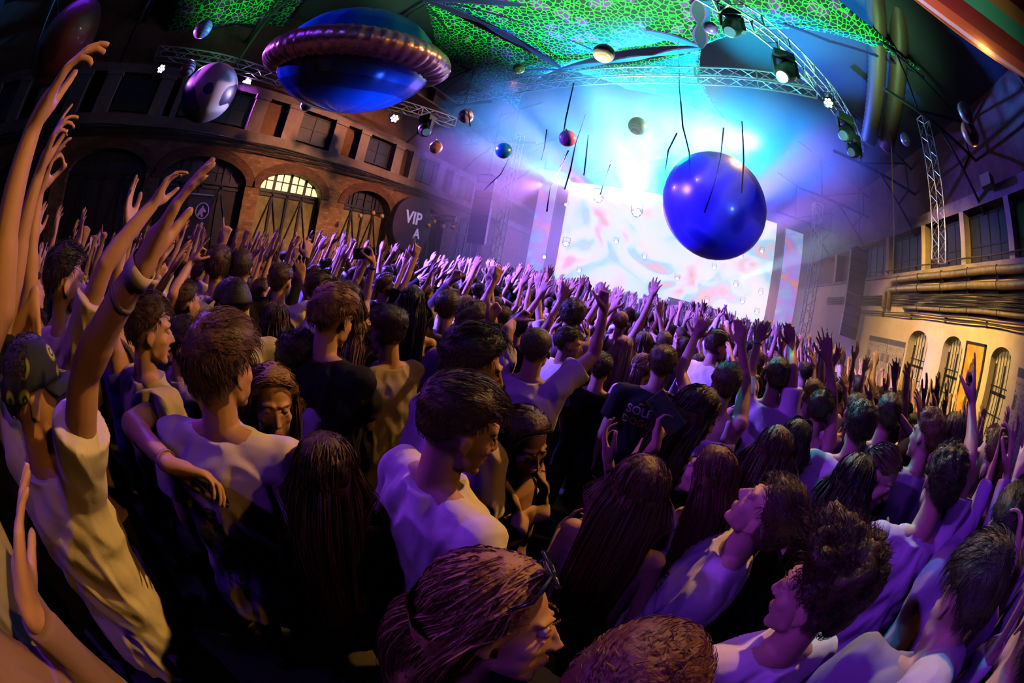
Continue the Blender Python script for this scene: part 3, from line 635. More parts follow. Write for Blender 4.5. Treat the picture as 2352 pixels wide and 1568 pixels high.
# ringed planet
D = 5.2; px, py = 815, 140; p = at(px, py, D); R_, U_, F_ = view_frame(px, py)
ca, sa = math.cos(math.radians(-17)), math.sin(math.radians(-17)); r2 = R_*ca+U_*sa; u2 = -R_*sa+U_*ca
al = math.radians(13); axis = u2*math.cos(al)+F_*math.sin(al); fw = np.cross(axis, r2)
t = thing('ringed_planet_balloon', 'giant blue inflatable planet with a shiny purple and gold ring', 'balloon', p)
rb = D*175/CF
mb = MB(); mb.ell(p, (rb, rb, rb*.70), [r2, fw, axis], 72, 48); V = mb.V()-p; ang = np.arctan2(V@fw, V@r2)
V *= (1-.02*np.abs(np.cos(ang*6))**10)[:, None]
def satmat():
    m, nt, b = _nt('blue_banded_foil'); N, L = nt.nodes, nt.links
    tc = N.new('ShaderNodeTexCoord'); dt = N.new('ShaderNodeVectorMath'); dt.operation = 'DOT_PRODUCT'; dt.inputs[1].default_value = tuple(axis)
    no = N.new('ShaderNodeTexNoise'); no.inputs['Scale'].default_value = 1.1; L.new(tc.outputs['Object'], no.inputs['Vector']); L.new(tc.outputs['Object'], dt.inputs[0])
    ad = N.new('ShaderNodeMath'); ad.operation = 'MULTIPLY_ADD'; ad.inputs[1].default_value = .12; L.new(no.outputs['Fac'], ad.inputs[0]); L.new(dt.outputs['Value'], ad.inputs[2])
    mr = N.new('ShaderNodeMapRange'); mr.inputs['From Min'].default_value = -.66; mr.inputs['From Max'].default_value = .76; L.new(ad.outputs[0], mr.inputs['Value'])
    cr = N.new('ShaderNodeValToRGB'); cr.color_ramp.interpolation = 'CONSTANT'; e = cr.color_ramp.elements
    cs = [(0, (.0, .12, .75)), (.14, (.0, .04, .3)), (.24, (.0, .1, .8)), (.33, (.02, .03, .35)), (.45, (.02, .06, .85)), (.55, (.01, .02, .4)), (.62, (.0, .22, .8)), (.8, (.0, .35, .9))]
    while len(e) < len(cs): e.new(.5)
    for i, (q, c) in enumerate(cs): e[i].position = q; e[i].color = (*c, 1)
    L.new(mr.outputs['Result'], cr.inputs['Fac']); L.new(cr.outputs['Color'], b.inputs['Base Color']); b.inputs['Roughness'].default_value = .24; b.inputs['Metallic'].default_value = .15
    w = N.new('ShaderNodeTexNoise'); w.inputs['Scale'].default_value = 6; L.new(tc.outputs['Object'], w.inputs['Vector']); bp = N.new('ShaderNodeBump'); bp.inputs['Strength'].default_value = .12; L.new(w.outputs['Fac'], bp.inputs['Height']); L.new(bp.outputs['Normal'], b.inputs['Normal'])
    return m
link('planet_body', mesh_from('planet_body', V, mb.f, True), satmat(), t)
M_ring = mat('purple_gold_foil', (.62, .38, .42), .26, .8)
seg, rg = 260, 20; V = []
for i in range(seg):
    a = 2*PI*i/seg; wr = 1+.035*math.sin(i*2.9)+.03*math.sin(i*1.37+1)
    for k in range(rg):
        b_ = 2*PI*k/rg; m_ = D*40/CF*wr; q = D*168/CF+m_*math.cos(b_); V.append(r2*q*math.cos(a)+fw*q*math.sin(a)+axis*m_*.8*math.sin(b_))
F = [(i*rg+k, ((i+1) % seg)*rg+k, ((i+1) % seg)*rg+(k+1) % rg, i*rg+(k+1) % rg) for i in range(seg) for k in range(rg)]
link('planet_ring', mesh_from('planet_ring', V, F, True), M_ring, t)
planet(1642, 472, 123, 6.8, planetmat('royal_blue_swirl', (.01, .015, .38), (.03, .03, .75), (.05, .07, .6), .75, 'noise', .3, 1.2), 'giant royal blue inflatable planet with darker swirls, hanging before the stage', (.4, .3, 1.))
planet(480, 212, 66, 7.2, planetmat('cream_dark_spots', (.75, .6, .5), (.02, .02, .1), None, 1.6, 'spots', .4, .3), 'cream inflatable ball with large dark blue patches below the left truss', (.2, .3, 2.2))
planet(150, 95, 80, 5.5, planetmat('dark_red_craters', (.1, .018, .008), (.04, .01, .01), None, 2.6, 'spots', .6, .2), 'dim dark red inflatable moon in the unlit roof corner', (.2, .4, 0))
n_ = np.linalg.solve(np.array([ray(2099, 0), ray(2227, 98), ray(2347, 177)]), np.ones(3)); cosa = 1/np.linalg.norm(n_); n_ = nrm(n_)
if cosa < math.cos(1.05): print('wide balloon', cosa)
dd = min(math.acos(cosa), 1.1); big = CPOS+n_*3.2; rbig = 3.2*math.sin(dd)
mb = MB(); mb.ell((0, 0, 0), (rbig, rbig, rbig), None, 72, 48)
def stripes():
    m, nt, b = _nt('rainbow_stripe_foil'); N, L = nt.nodes, nt.links
    tc = N.new('ShaderNodeTexCoord'); tx = N.new('ShaderNodeTexWave'); tx.inputs['Scale'].default_value = .42; tx.inputs['Distortion'].default_value = 1.5; tx.inputs['Detail'].default_value = 0; tx.bands_direction = 'DIAGONAL'; tx.wave_profile = 'SAW'; L.new(tc.outputs['Object'], tx.inputs['Vector'])
    cr = N.new('ShaderNodeValToRGB'); cr.color_ramp.interpolation = 'CONSTANT'; e = cr.color_ramp.elements
    cs = [(0, (.8, .7, .9)), (.14, (.4, .05, .02)), (.3, (.9, .55, .1)), (.42, (.1, .8, .3)), (.58, (.3, .03, .02)), (.8, (.7, .15, .05))]
    while len(e) < len(cs): e.new(.5)
    for i, (q, c) in enumerate(cs): e[i].position = q; e[i].color = (*c, 1)
    L.new(tx.outputs[0], cr.inputs['Fac']); L.new(cr.outputs['Color'], b.inputs['Base Color']); b.inputs['Roughness'].default_value = .32; return m
t = thing('striped_balloon', 'giant rainbow-striped inflatable ball cut off by the upper right frame corner', 'balloon', big); link('balloon_skin', mesh_from('skin', mb.V(), mb.f, True), stripes(), t)
mb = MB(); mb.tube([(0, 0, rbig*.99), (0, 0, rbig+.08)], .04, 10); link('valve', mesh_from('valve', mb.V(), mb.f, True), M_black, t)
small = [
 (466, 67, 21, 7.4, 'bands', (.3, .2, .5), (.6, .5, .1), 'small violet and yellow planet balloon under the far left canopy'),
 (432, 157, 18, 8.0, 'bands', (.6, .03, .03), (.75, .5, .45), 'small red planet balloon beside the left truss'),
 (626, 148, 18, 7.0, 'noise', (.7, .65, .8), (.3, .25, .5), 'small white and violet marbled balloon just left of the ringed planet'),
 (705, 241, 15, 8.0, 'noise', (.6, .55, .6), (.4, .3, .4), 'small pale balloon half hidden under the ringed planet'),
 (876, 233, 17, 8.0, 'bands', (.5, .1, .06), (.7, .3, .2), 'small red striped balloon at the lower right of the ringed planet'),
 (1070, 267, 17, 9.0, 'noise', (.1, .08, .3), (.6, .6, .8), 'small dark violet balloon past the end of the left truss'),
 (1001, 338, 15, 9.5, 'noise', (.8, .3, .12), (.8, .6, .5), 'small orange and white balloon in front of the left wall girder'),
 (1157, 346, 19, 9.0, 'noise', (.0, .2, .75), (.0, .35, .9), 'small bright blue balloon beside the left truss tower'),
 (1304, 318, 20, 8.5, 'rings', (.02, .15, .7), (.5, .2, .6), 'small balloon with blue and pink spiral rings'),
 (1465, 290, 22, 9.5, 'bands', (.02, .35, .5), (.05, .5, .65), 'small teal balloon dissolving in the cyan haze'),
 (1387, 122, 24, 7.6, 'bands', (.9, .2, .12), (.85, .3, .6), 'small orange and pink striped balloon below the largest canopy'),
 (1192, 157, 13, 8.2, 'bands', (.25, .3, .12), (.15, .2, .1), 'small olive green balloon in front of the seam near the ringed planet'),
 (1632, 64, 16, 7.5, 'noise', (.08, .02, .15), (.2, .05, .3), 'small dark balloon under the roof beside the upper moving head lamp'),
 (2217, 258, 20, 7.0, 'bands', (.3, .18, .1), (.15, .1, .1), 'small brown balloon in the dark roof space at the right'),
 (2228, 306, 24, 7.2, 'noise', (.35, .2, .04), (.3, .16, .04), 'small ochre balloon just below the brown one at the right'),
 (2080, 320, 14, 9.5, 'noise', (.1, .05, .2), (.15, .08, .25), 'faint violet balloon behind the hanging truss')]
for px, py, r, D, kd, ca_, cb_, lab in small: planet(px, py, r, D, planetmat('planet_skin_%d_%d' % (px, py), ca_, cb_, None, 5.5 if kd != 'noise' else 3.5, kd, .3), lab)
for px, py, D in ((984, 518, 11.5), (997, 508, 11.6), (1018, 520, 11.3), (1040, 521, 11.2), (828, 495, 10.5), (857, 489, 10.5), (877, 496, 10.4)):
    planet(px, py, 5.5, D, planetmat('tiny_yellow_%d' % px, (.8, .5, .15), (.7, .6, .4), None, 4, 'noise'), 'tiny yellowish ball balloon hanging above the bar by the left wall', group='tiny balloons above the bar')
# black ribbons dangling under the roof
M_rib = mat('black_ribbon', (.008, .008, .015), .3)
for i, (pts, D) in enumerate(((((1256, 297), (1250, 340), (1243, 368)), 6), (((1318, 190), (1300, 270), (1292, 320)), 5.6), (((1345, 262), (1322, 330), (1310, 390), (1297, 435)), 5.4), (((1306, 345), (1280, 400), (1264, 430), (1258, 470), (1256, 486)), 5), (((1351, 310), (1345, 370), (1341, 403)), 6), (((1402, 377), (1388, 415), (1379, 446)), 5.8), (((1555, 305), (1535, 345), (1529, 385), (1528, 398)), 5.4), (((1558, 95), (1560, 200), (1568, 290), (1583, 350), (1585, 405)), 5.2), (((1662, 293), (1655, 360), (1640, 425), (1618, 488)), 5.0), (((1704, 278), (1708, 370), (1703, 443)), 5.2), (((1170, 362), (1150, 400), (1128, 420), (1112, 437)), 7.5), (((2045, 300), (2049, 420), (2051, 600)), 6.5), (((1076, 255), (1080, 290)), 7))):
    P = [at(*q, D) for q in pts]; mb = MB(); V = []; F = []
    for j, q in enumerate(P):
        d = nrm(P[min(j+1, len(P)-1)]-P[max(j-1, 0)]); s = nrm(np.cross(d, nrm(np.array([math.sin(i*2+j*.8), math.cos(i*2+j*.8), .2]))))*.012; w = np.cross(d, s)*.12
        V += [q+s+w, q-s+w, q-s-w, q+s-w]
    for j in range(len(P)-1):
        for k in range(4): F.append((4*j+k, 4*j+4+k, 4*j+4+(k+1) % 4, 4*j+(k+1) % 4))
    F += [(3, 2, 1, 0), tuple(4*(len(P)-1)+k for k in range(4))]
    mb.add(V, F); tag(obj('ribbon', mb, M_rib), 'thin black balloon ribbon dangling in the air before the stage haze', 'ribbon', 'black ribbons dangling from the roof')
# ================================================================ PEOPLE
M_skin = mat('skin', (.6, .38, .28), .48, objcol=True, var=.12, bscale=9, bump=.08, spec=.4)
M_cloth = mat('woven_cloth', (.6, .6, .6), .85, objcol=True, bump=.15, bscale=45, spec=.2)
M_hair = mat('hair_strands', (.03, .02, .015), .45, objcol=True, spec=.45, bump=.5, bscale=110)
M_eye = mat('eye_white', (.75, .72, .7), .12); M_iris = mat('dark_iris', (.03, .015, .01), .08)
M_lip = mat('lips', (.45, .14, .12), .4)
M_shoe = mat('dark_shoe', (.04, .04, .045), .5)
TS = bpy.data.scenes.new('workshop')
def melt(mb, voxel, smooth=3, fac=.5):
    """fuse overlapping closed pieces into one continuous skin"""
    me = mesh_from('m', mb.V(), mb.f); o = bpy.data.objects.new('m', me); TS.collection.objects.link(o)
    r = o.modifiers.new('r', 'REMESH'); r.mode = 'VOXEL'; r.voxel_size = voxel; r.adaptivity = 0
    if smooth: s = o.modifiers.new('s', 'SMOOTH'); s.iterations = smooth; s.factor = fac
    TS.view_layers[0].update(); dg = TS.view_layers[0].depsgraph
    ev = o.evaluated_get(dg); m2 = ev.data; n = len(m2.vertices); V = np.empty(n*3, np.float32); m2.vertices.foreach_get('co', V)
    k = len(m2.loops); Lp = np.empty(k, np.int32); m2.loops.foreach_get('vertex_index', Lp)
    lt = np.empty(len(m2.polygons), np.int32); m2.polygons.foreach_get('loop_total', lt)
    bpy.data.objects.remove(o); bpy.data.meshes.remove(me)
    V = V.reshape(-1, 3).astype(float)
    if (lt == 4).all(): return V, Lp.reshape(-1, 4)
    F = []; i = 0
    for t in lt: F.append(tuple(Lp[i:i+t])); i += t
    return V, F
def capsule(mb, p0, r0, p1, r1, seg=14, flat=None, fk=1.):
    """tapered limb piece with round ends; flat = axis along which it is squeezed by fk"""
    p0, p1 = np.asarray(p0, float), np.asarray(p1, float); L_ = np.linalg.norm(p1-p0); t = (p1-p0)/(L_+1e-9)
    a = nrm(np.cross(t, (0, 0, 1.) if abs(t[2]) < .9 else (0, 1., 0))); b = np.cross(t, a); rings = []
    ks = [(-80, 0), (-45, 0), (-15, 0)]
    for an in (-80, -50, -20): x = math.sin(math.radians(an)); y = math.cos(math.radians(an)); rings.append((p0+t*r0*x, r0*y))
    rings += [(p0*.5+p1*.5, (r0+r1)/2)]
    for an in (20, 50, 80): x = math.sin(math.radians(an)); y = math.cos(math.radians(an)); rings.append((p1+t*r1*x, r1*y))
    R = []
    for c, r in rings:
        R.append([c+(a*math.cos(2*PI*k/seg)+b*math.sin(2*PI*k/seg))*r for k in range(seg)])
    V = np.array(R).reshape(-1, 3)
    if flat is not None:
        f = nrm(flat); d = (V-p0)@f-((V-p0)@t)*(t@f); V = V-np.outer(d*(1-fk), f)
    n = len(R); F = [(i*seg+k, i*seg+(k+1) % seg, (i+1)*seg+(k+1) % seg, (i+1)*seg+k) for i in range(n-1) for k in range(seg)]
    F += [tuple(range(seg))[::-1], tuple((n-1)*seg+k for k in range(seg))]
    mb.add(V, F)
def cyl(mb, pts, rs, seg=18): mb.tube(pts, rs, seg)
def ring_loft(mb, items, seg=28, pw=2.4):
    """items: centre, x axis, y axis, rx, ry(front), ry(back)"""
    R = []
    for c, ax, ay, rx, rf, rb in items:
        r_ = []
        for k in range(seg):
            th = 2*PI*k/seg; ct, st = math.cos(th), math.sin(th)
            x = math.copysign(abs(ct)**(2/pw), ct)*rx; y = math.copysign(abs(st)**(2/pw), st)*(rf if st > 0 else rb)
            r_.append(np.asarray(c)+np.asarray(ax)*x+np.asarray(ay)*y)
        R.append(r_)
    mb.loft(R)
def rot_euler(yaw, pitch, roll):
    """rows: right, forward, up of a head that looks along +y; yaw to the right, pitch up, roll to the right shoulder (degrees)"""
    y, p, r = map(math.radians, (yaw, pitch, roll))
    f = np.array([math.sin(y)*math.cos(p), math.cos(y)*math.cos(p), math.sin(p)]); r0 = np.array([math.cos(y), -math.sin(y), 0]); u0 = np.cross(r0, f)
    return np.array([r0*math.cos(r)-u0*math.sin(r), f, u0*math.cos(r)+r0*math.sin(r)])
def hand(mb, w, fd, pn, side, curl=(.25, .25, .3, .35, .4), spread=.12, s=1., fat=1.):
    """five fingered hand from wrist w; fd finger direction, pn palm normal, side +1 right hand"""
    fd = nrm(fd); pn = nrm(np.asarray(pn, float)-fd*(np.asarray(pn) @ fd)); th = np.cross(fd, pn)*side     # towards the thumb
    w = np.asarray(w, float); Pm = []
    lens_ = (.074, .083, .077, .060); offs = (.03, .010, -.011, -.031); pl = (.088, .090, .086, .078)
    capsule(mb, w-fd*.01*s, .027*s, w+fd*.03*s, .030*s, 12, pn, .72)
    for i in range(4):
        kn = w+fd*pl[i]*s+th*offs[i]*s; kn0 = w+fd*.02*s+th*offs[i]*.55*s
        capsule(mb, kn0, .0165*s, kn, .0125*s*(1+.1*(fat-1)), 10, pn, .85)
        c = curl[i+1]; sp = spread*(1.5-i)*.9; d = nrm(fd+th*math.tan(sp)); p = kn; ang = 0.; r = .0088*s*fat*(.88 if i == 3 else 1)
        for j, (k, cc) in enumerate(((.46, .9), (.30, 1.15), (.24, .7))):
            ang += c*cc; q = p+(d*math.cos(ang)+pn*math.sin(ang))*lens_[i]*k*s; capsule(mb, p, r, q, r*.92, 10); p = q; r *= .92
    c = curl[0]; b0 = w+fd*.018*s+th*.022*s+pn*.006*s; d0 = nrm(fd*.62+th*(.75-.25*c)+pn*(.25+.5*c)); b1 = b0+d0*.046*s
    capsule(mb, b0, .018*s, b1, .0135*s, 10); capsule(mb, w+fd*.03*s, .018*s, b1, .012*s, 10, pn, .8)
    d1 = nrm(fd*(.85)+th*(.5-.75*c)+pn*(.12+.75*c)); b2 = b1+d1*.034*s; capsule(mb, b1, .0118*s*fat, b2, .0105*s*fat, 10)
    d2 = nrm(fd*(.95)+th*(.3-.9*c)+pn*(.1+.8*c)); capsule(mb, b2, .0105*s*fat, b2+d2*.026*s, .009*s*fat, 10)
def head_geo(mb, c, R, s=1., fem=False, jaw=1., nose=1.):
    r_, f, u = R; P = lambda x, y, z: np.asarray(c)+(r_*x+f*y+u*z)*s
    k = .90 if fem else 1.; jaw *= (.86 if fem else 1.)
    mb.ell(P(0, -.018, .030), (.076*s, .094*s, .089*s), R, 28, 18)
    mb.ell(P(0, .022, -.018), (.062*s*k, .068*s, .082*s), R, 24, 16)
    capsule(mb, P(-.042*k, .018, -.062), .021*s*jaw, P(-.014*k, .066, -.096), .017*s*jaw); capsule(mb, P(.042*k, .018, -.062), .021*s*jaw, P(.014*k, .066, -.096), .017*s*jaw)
    capsule(mb, P(-.012, .068, -.096), .0165*s*jaw, P(.012, .068, -.096), .0165*s*jaw)
    mb.ell(P(0, .045, -.062), (.04*s, .04*s, .04*s), R)
    for sx in (-1, 1):
        mb.ell(P(.040*sx, .050, -.020), (.023*s, .025*s, .022*s), R); mb.ell(P(.034*sx, .040, -.048), (.027*s*k, .030*s, .036*s), R); mb.ell(P(.0105*sx, .097, -.032), (.0075*s, .0095*s, .0065*s), R, 12, 8)
        mb.ell(P(.079*sx, -.010, -.006), (.006*s, .016*s, .028*s), rot_about(R, sx*24), 16, 12); mb.torus(P(.083*sx, -.013, -.002), np.array([R[1]*.9-R[0]*.3*sx, R[2], R[0]*sx]), .017*s, .0045*s, seg=18, ring=6); mb.ell(P(.079*sx, -.005, -.028), (.005*s, .007*s, .008*s), R, 10, 8)
        bk_ = .0055 if fem else .0095; capsule(mb, P(.012*sx, .085, .032), bk_*s, P(.045*sx, .066, .029), (bk_+.001)*s)
        capsule(mb, P(.014*sx, .0855, .0035), .0055*s, P(.047*sx, .0735, .001), .005*s, 8)
    nf = .78 if fem else 1.; capsule(mb, P(0, .082, .022), .0072*nf*s, P(0, (.105*nose+.002)*(.965 if fem else 1), -.026), .0096*nf*s); mb.ell(P(0, .104*nose+.002, -.029), (.0105*nf*s, .0105*nf*s, .009*nf*s), R, 12, 8)
    capsule(mb, P(-.015, .086, -.058), .0062*s, P(.015, .086, -.058), .0062*s, 10); mb.ell(P(0, .0885, -.058), (.012*s, .008*s, .0065*s), R, 12, 8)
    capsule(mb, P(-.012, .0845, -.070), .007*s, P(.012, .0845, -.070), .007*s, 10)
def rot_about(R, deg):
    a = math.radians(deg); return np.array([R[0]*math.cos(a)+R[1]*math.sin(a), -R[0]*math.sin(a)+R[1]*math.cos(a), R[2]])
def sculpt(V, c, R, s, mouth='closed'):
    L = (V-np.asarray(c))@np.asarray(R).T/s; out = V.copy()
    def push(p, r, d):
        q = (L-np.array(p))/np.array(r); w = np.exp(-(q**2).sum(1)*1.2); out[:] += np.outer(w, (R[0]*d[0]+R[1]*d[1]+R[2]*d[2])*s)
    for sx in (-1, 1): push((.031*sx, .082, .013), (.016, .02, .011), (0, -.0085, 0)); push((.045*sx, .07, -.012), (.02, .02, .02), (0, .001, 0))
    push((0, .085, .020), (.012, .02, .007), (0, -.003, 0)); push((0, .088, -.064), (.022, .02, .0028), (0, -.006, 0)); push((0, .085, -.083), (.022, .02, .006), (0, -.004, 0)); push((0, .09, -.046), (.005, .02, .007), (0, -.002, 0))
    if mouth == 'smile': push((0, .088, -.064), (.024, .025, .006), (0, -.013, 0)); [push((.026*sx, .078, -.06), (.01, .02, .01), (.002*sx, 0, .005)) for sx in (-1, 1)]; [push((.044*sx, .06, -.03), (.015, .02, .012), (.002*sx, .004, .003)) for sx in (-1, 1)]
    return out
# ---------------------------------------------------------------- hair
def hl(phi):
    """hairline elevation (sine) against azimuth from the face, 0 front .. pi back"""
    return np.interp(np.abs(phi), [0, .55, 1.0, 1.25, 1.42, 1.75, 1.95, 2.3, PI], [.60, .58, .40, .14, .0, .0, -.30, -.56, -.66])
SK_C = np.array([0, -.016, .028]); SK_R = np.array([.080, .098, .092])
def strands(P, w, seed=0, taper=1.):
    """P: n x k x 3 paths -> thin flat tapering strands"""
    r = np.random.default_rng(seed); n, k, _ = P.shape
    T = np.gradient(P, axis=1); T /= np.linalg.norm(T, axis=2, keepdims=True)+1e-9
    S = np.cross(T, r.normal(size=(n, 1, 3))); S /= np.linalg.norm(S, axis=2, keepdims=True)+1e-9
    wt = w*(1-taper*np.linspace(0, 1, k)**2.2*.9)[None, :, None]*r.uniform(.7, 1.3, (n, 1, 1))
    V = np.stack([P-S*wt, P+S*wt], 2).reshape(-1, 3)
    i = (np.arange(n)[:, None]*k+np.arange(k-1)[None]).ravel()*2
    return V, np.stack([i, i+1, i+3, i+2], 1)
def hair_geo(c, R, s, style, rng, dens=1., length=.4, back=None, amt=1.):
    """returns vertices and quads of a head of hair in body space; back(z)-> y limit keeping long hair off the back"""
    VV, FF, n0 = [], [], 0
    R = np.asarray(R); c = np.asarray(c)
    th = {'short': (.024, .009), 'quiff': (.040, .008), 'fade': (.036, .004), 'buzz': (.008, .004), 'curly': (.040, .022), 'bigcurly': (.075, .03), 'long': (.018, .014), 'pony': (.014, .010), 'mop': (.034, .020)}[style]
    seg, rg = 56, 34; V = []
    for i in range(rg+1):
        ph = PI*i/rg
        for k in range(seg): V.append((math.sin(ph)*math.sin(2*PI*k/seg), math.sin(ph)*math.cos(2*PI*k/seg), math.cos(ph)))
    Dn = np.array(V); phi = np.arctan2(Dn[:, 0], Dn[:, 1]); low = {'long': .25, 'mop': .05}.get(style, 0.)
    m = np.clip((Dn[:, 2]-hl(phi)+low*(np.abs(phi) > 1.))/.16, 0, 1); m = m*m*(3-2*m)
    top = np.clip((Dn[:, 2]-.05)/.55, 0, 1); fr = np.clip(Dn[:, 1], 0, 1)
    t = (th[1]+(th[0]-th[1])*top)*amt
    if style in ('quiff', 'bigcurly', 'fade', 'mop'): t = t*(1+.5*fr*top)
    nz = snoise(Dn, 9 if 'curly' in style else 6, int(rng.integers(1e6)), 3)
    t = t*(1+(.35 if 'curly' in style else .22)*nz)
    B = SK_C+Dn*(SK_R-.012+(t[:, None]*.88+.012)*m[:, None])
    B = c+(B@R)*s
    F = [(i*seg+k, (i+1)*seg+k, (i+1)*seg+(k+1) % seg, i*seg+(k+1) % seg) for i in range(rg) for k in range(seg)]
    VV.append(B); FF.append(np.array(F)); n0 += len(B)
    # roots
    N = int({'short': 2200, 'quiff': 2400, 'fade': 2200, 'buzz': 1800, 'curly': 2000, 'bigcurly': 3000, 'long': 2600, 'pony': 1600, 'mop': 2400}[style]*dens)
    d = rng.normal(size=(N*4, 3)); d /= np.linalg.norm(d, axis=1)[:, None]; ph = np.arctan2(d[:, 0], d[:, 1]); d = d[d[:, 2] > hl(ph)+.05-low*(np.abs(ph) > 1.)][:N]; N = len(d)
    ph = np.arctan2(d[:, 0], d[:, 1]); top = np.clip((d[:, 2]-.05)/.55, 0, 1)[:, None]; tt = (th[1]+(th[0]-th[1])*top)*amt
    if style in ('quiff', 'bigcurly', 'fade', 'mop'): tt = tt*(1+.5*np.clip(d[:, 1:2], 0, 1)*top)
    root = SK_C+d*SK_R; K = 6; w = .0009/math.sqrt(dens) if dens < 1 else .0009
    if style in ('long', 'pony'):
        K = 14; X = np.zeros((N, K, 3)); up = np.array([0, 0, 1.])
        side = np.sign(d[:, 0]+rng.normal(size=N)*.1)
        pos = c+(root+d*(.006+rng.uniform(0, .014, N))[:, None])@R*s; frn = np.clip(d[:, 1]*1.2+.25, 0, 1); vel = np.stack([side*.9*frn+.15*d[:, 0], -.45*np.ones(N), .25*frn], 1)@R
        cc = c+SK_C@R*s; lane = rng.uniform(.004, .020, N)[:, None]; L_ = (length*s*rng.uniform(.75, 1.05, N)+.15)/(K-1); g = np.array([0, 0, -1.])
        tail = c+np.array([0, -.125, .03])@R*s
        for k in range(K):
            X[:, k] = pos
            if style == 'pony' and k < 4: tgt_ = tail-pos; vel = .3*vel+.9*tgt_/(np.linalg.norm(tgt_, axis=1)[:, None]+.02)
            else: vel = vel*.6+g*(.42 if k > 2 else .25)
            vel /= np.linalg.norm(vel, axis=1)[:, None]
            if style == 'pony' and k < 4: stp = np.minimum(np.linalg.norm(tail-pos, axis=1)*.45, .06)
            else: stp = L_
            pos = pos+vel*(stp if np.ndim(stp) == 0 else np.asarray(stp)[:, None])
            q = (pos-cc)@R.T/s; E_ = SK_R+lane; rr = np.linalg.norm(q/E_, axis=1); ins = (rr < 1) | (q[:, 2] > -.02); q[ins] /= rr[ins][:, None]; pos = cc+q@R*s; lo2 = (q[:, 2] <= -.02) & (q[:, 1] > -.03); pos = pos-np.where(lo2, (q[:, 1]+.03)*(.28 if back is not None else .10), 0)[:, None]*R[1]*s
            zz = pos[:, 2]; lowr = zz < c[2]-.05*s
            if style == 'pony' and k >= 4: pos[:, 0] += (tail[0]-pos[:, 0])*.12
            if back is not None and lowr.any():
                lim = back(zz); fwd = (pos[:, 1] > lim) & lowr; pos[fwd, 1] += (lim[fwd]-pos[fwd, 1])*.8
            pos += rng.normal(size=pos.shape)*.0016
            hx_ = pos[:, 0]-c[0]; wd = np.where(lowr, .105*s, 9.); ov = np.abs(hx_)-wd; pos[:, 0] -= np.sign(hx_)*np.clip(ov, 0, 9)*.7; pos[:, 0] -= np.where(lowr & (pos[:, 1] < c[1]), hx_*.03, 0)
        Vs, Fs = strands(X, .0015*s/max(dens, .35)**.5, int(rng.integers(1e6)), .6); VV.append(Vs); FF.append(Fs+n0); n0 += len(Vs)
        # the mass of hair under the strands
        if style == 'long':
            its = []
            for k in range(12):
                f_ = k/11; z = c[2]+(.05-.05*f_)*s-length*s*f_*.93; hw = np.interp(f_, [0, .15, .4, .7, 1], [.07, .078, .088, .085, .045])*s; dp = np.interp(f_, [0, .2, .5, 1], [.055, .045, .028, .012])*s
                yb = c[1]-.045*s*1 if back is None else min(c[1]-.035*s, float(back(np.array([z]))[0])-.005)
                if f_ > .3 and back is not None: yb = float(back(np.array([z]))[0])-.012
                wob = .006*math.sin(k*2.1)
                its.append(((c[0]+wob, yb, z), (1, 0, 0), (0, 1, 0), hw, dp, dp*.8))
            mb = MB(); ring_loft(mb, its, 40); Vb = mb.V(); q = snoise(Vb*np.array([1, 1, .12]), 90, 5, 2); Vb[:, 1] -= .006*q*s
            Fq = np.array([f for f in mb.f if len(f) == 4]); VV.append(Vb); FF.append(Fq+n0); n0 += len(Vb)
        else:
            mb = MB(); mb.ell(tail+np.array([0, -.005, 0]), (.022*s, .022*s, .022*s)); pts = [tail+np.array([0, -.01*k, -.06*k])*s for k in range(int(length/.06)+1)]; rr = np.interp(np.linspace(0, 1, len(pts)), [0, .4, 1], [.018, .026, .008])*s
            mb.tube(pts, rr, 16); Fq = np.array([f for f in mb.f if len(f) == 4]); VV.append(mb.V()); FF.append(Fq+n0); n0 += len(mb.V())
    else:
        u = np.linspace(0, 1, K)[None, :, None]
        if 'curly' in style:
            a = rng.uniform(0, 6.28, N)[:, None, None]; rad = rng.uniform(.004, .008, N)[:, None, None]; e1 = np.cross(d, rng.normal(size=(N, 3))); e1 /= np.linalg.norm(e1, axis=1)[:, None]; e2 = np.cross(d, e1); K = 8; u = np.linspace(0, 1, K)[None, :, None]
            X = root[:, None]+d[:, None]*(tt[:, None]*(.45+.75*u)*rng.uniform(.85, 1.2, (N, 1, 1)))+(e1[:, None]*np.cos(a+u*8)+e2[:, None]*np.sin(a+u*8))*rad
            X[:, :, 1:2] += (.012*u if style == 'bigcurly' else 0); w *= 1.3
        else:
            flow = {'short': (.35, .55, .2), 'quiff': (.25, .3, .75), 'fade': (.3, .8, .1), 'buzz': (0, .3, 0), 'mop': (.0, .55, -.25)}[style]
            fl = np.tile(np.array(flow), (N, 1)); fl[d[:, 2] < .35] = np.array([0, -.15, -1.]); fl += rng.normal(size=(N, 3))*.25
            swirl = np.stack([-d[:, 1], d[:, 0], d[:, 2]*0], 1)*.35; fl = fl+swirl*np.sign(d[:, :1]); fl -= d*(fl*d).sum(1)[:, None]; fl /= np.linalg.norm(fl, axis=1)[:, None]+1e-6
            ln = (tt*(1.0 if style != 'buzz' else .7)+.004)*(.55+.45*top); lf = rng.uniform(.55, 1.15, (N, 1))
            dd = d[:, None]+fl[:, None]*(ln[:, None]*1.5*u**1.2)/.09; dd = dd/np.linalg.norm(dd, axis=2, keepdims=True)
            X = SK_C+dd*(SK_R+tt[:, None]*(.72+.42*np.sin(u*1.9))*np.clip(lf[:, None], .8, 1.15))
        Vs, Fs = strands(c+(X@R)*s, w*s, int(rng.integers(1e6))); VV.append(Vs); FF.append(Fs+n0); n0 += len(Vs)
    return np.concatenate(VV), np.concatenate(FF)
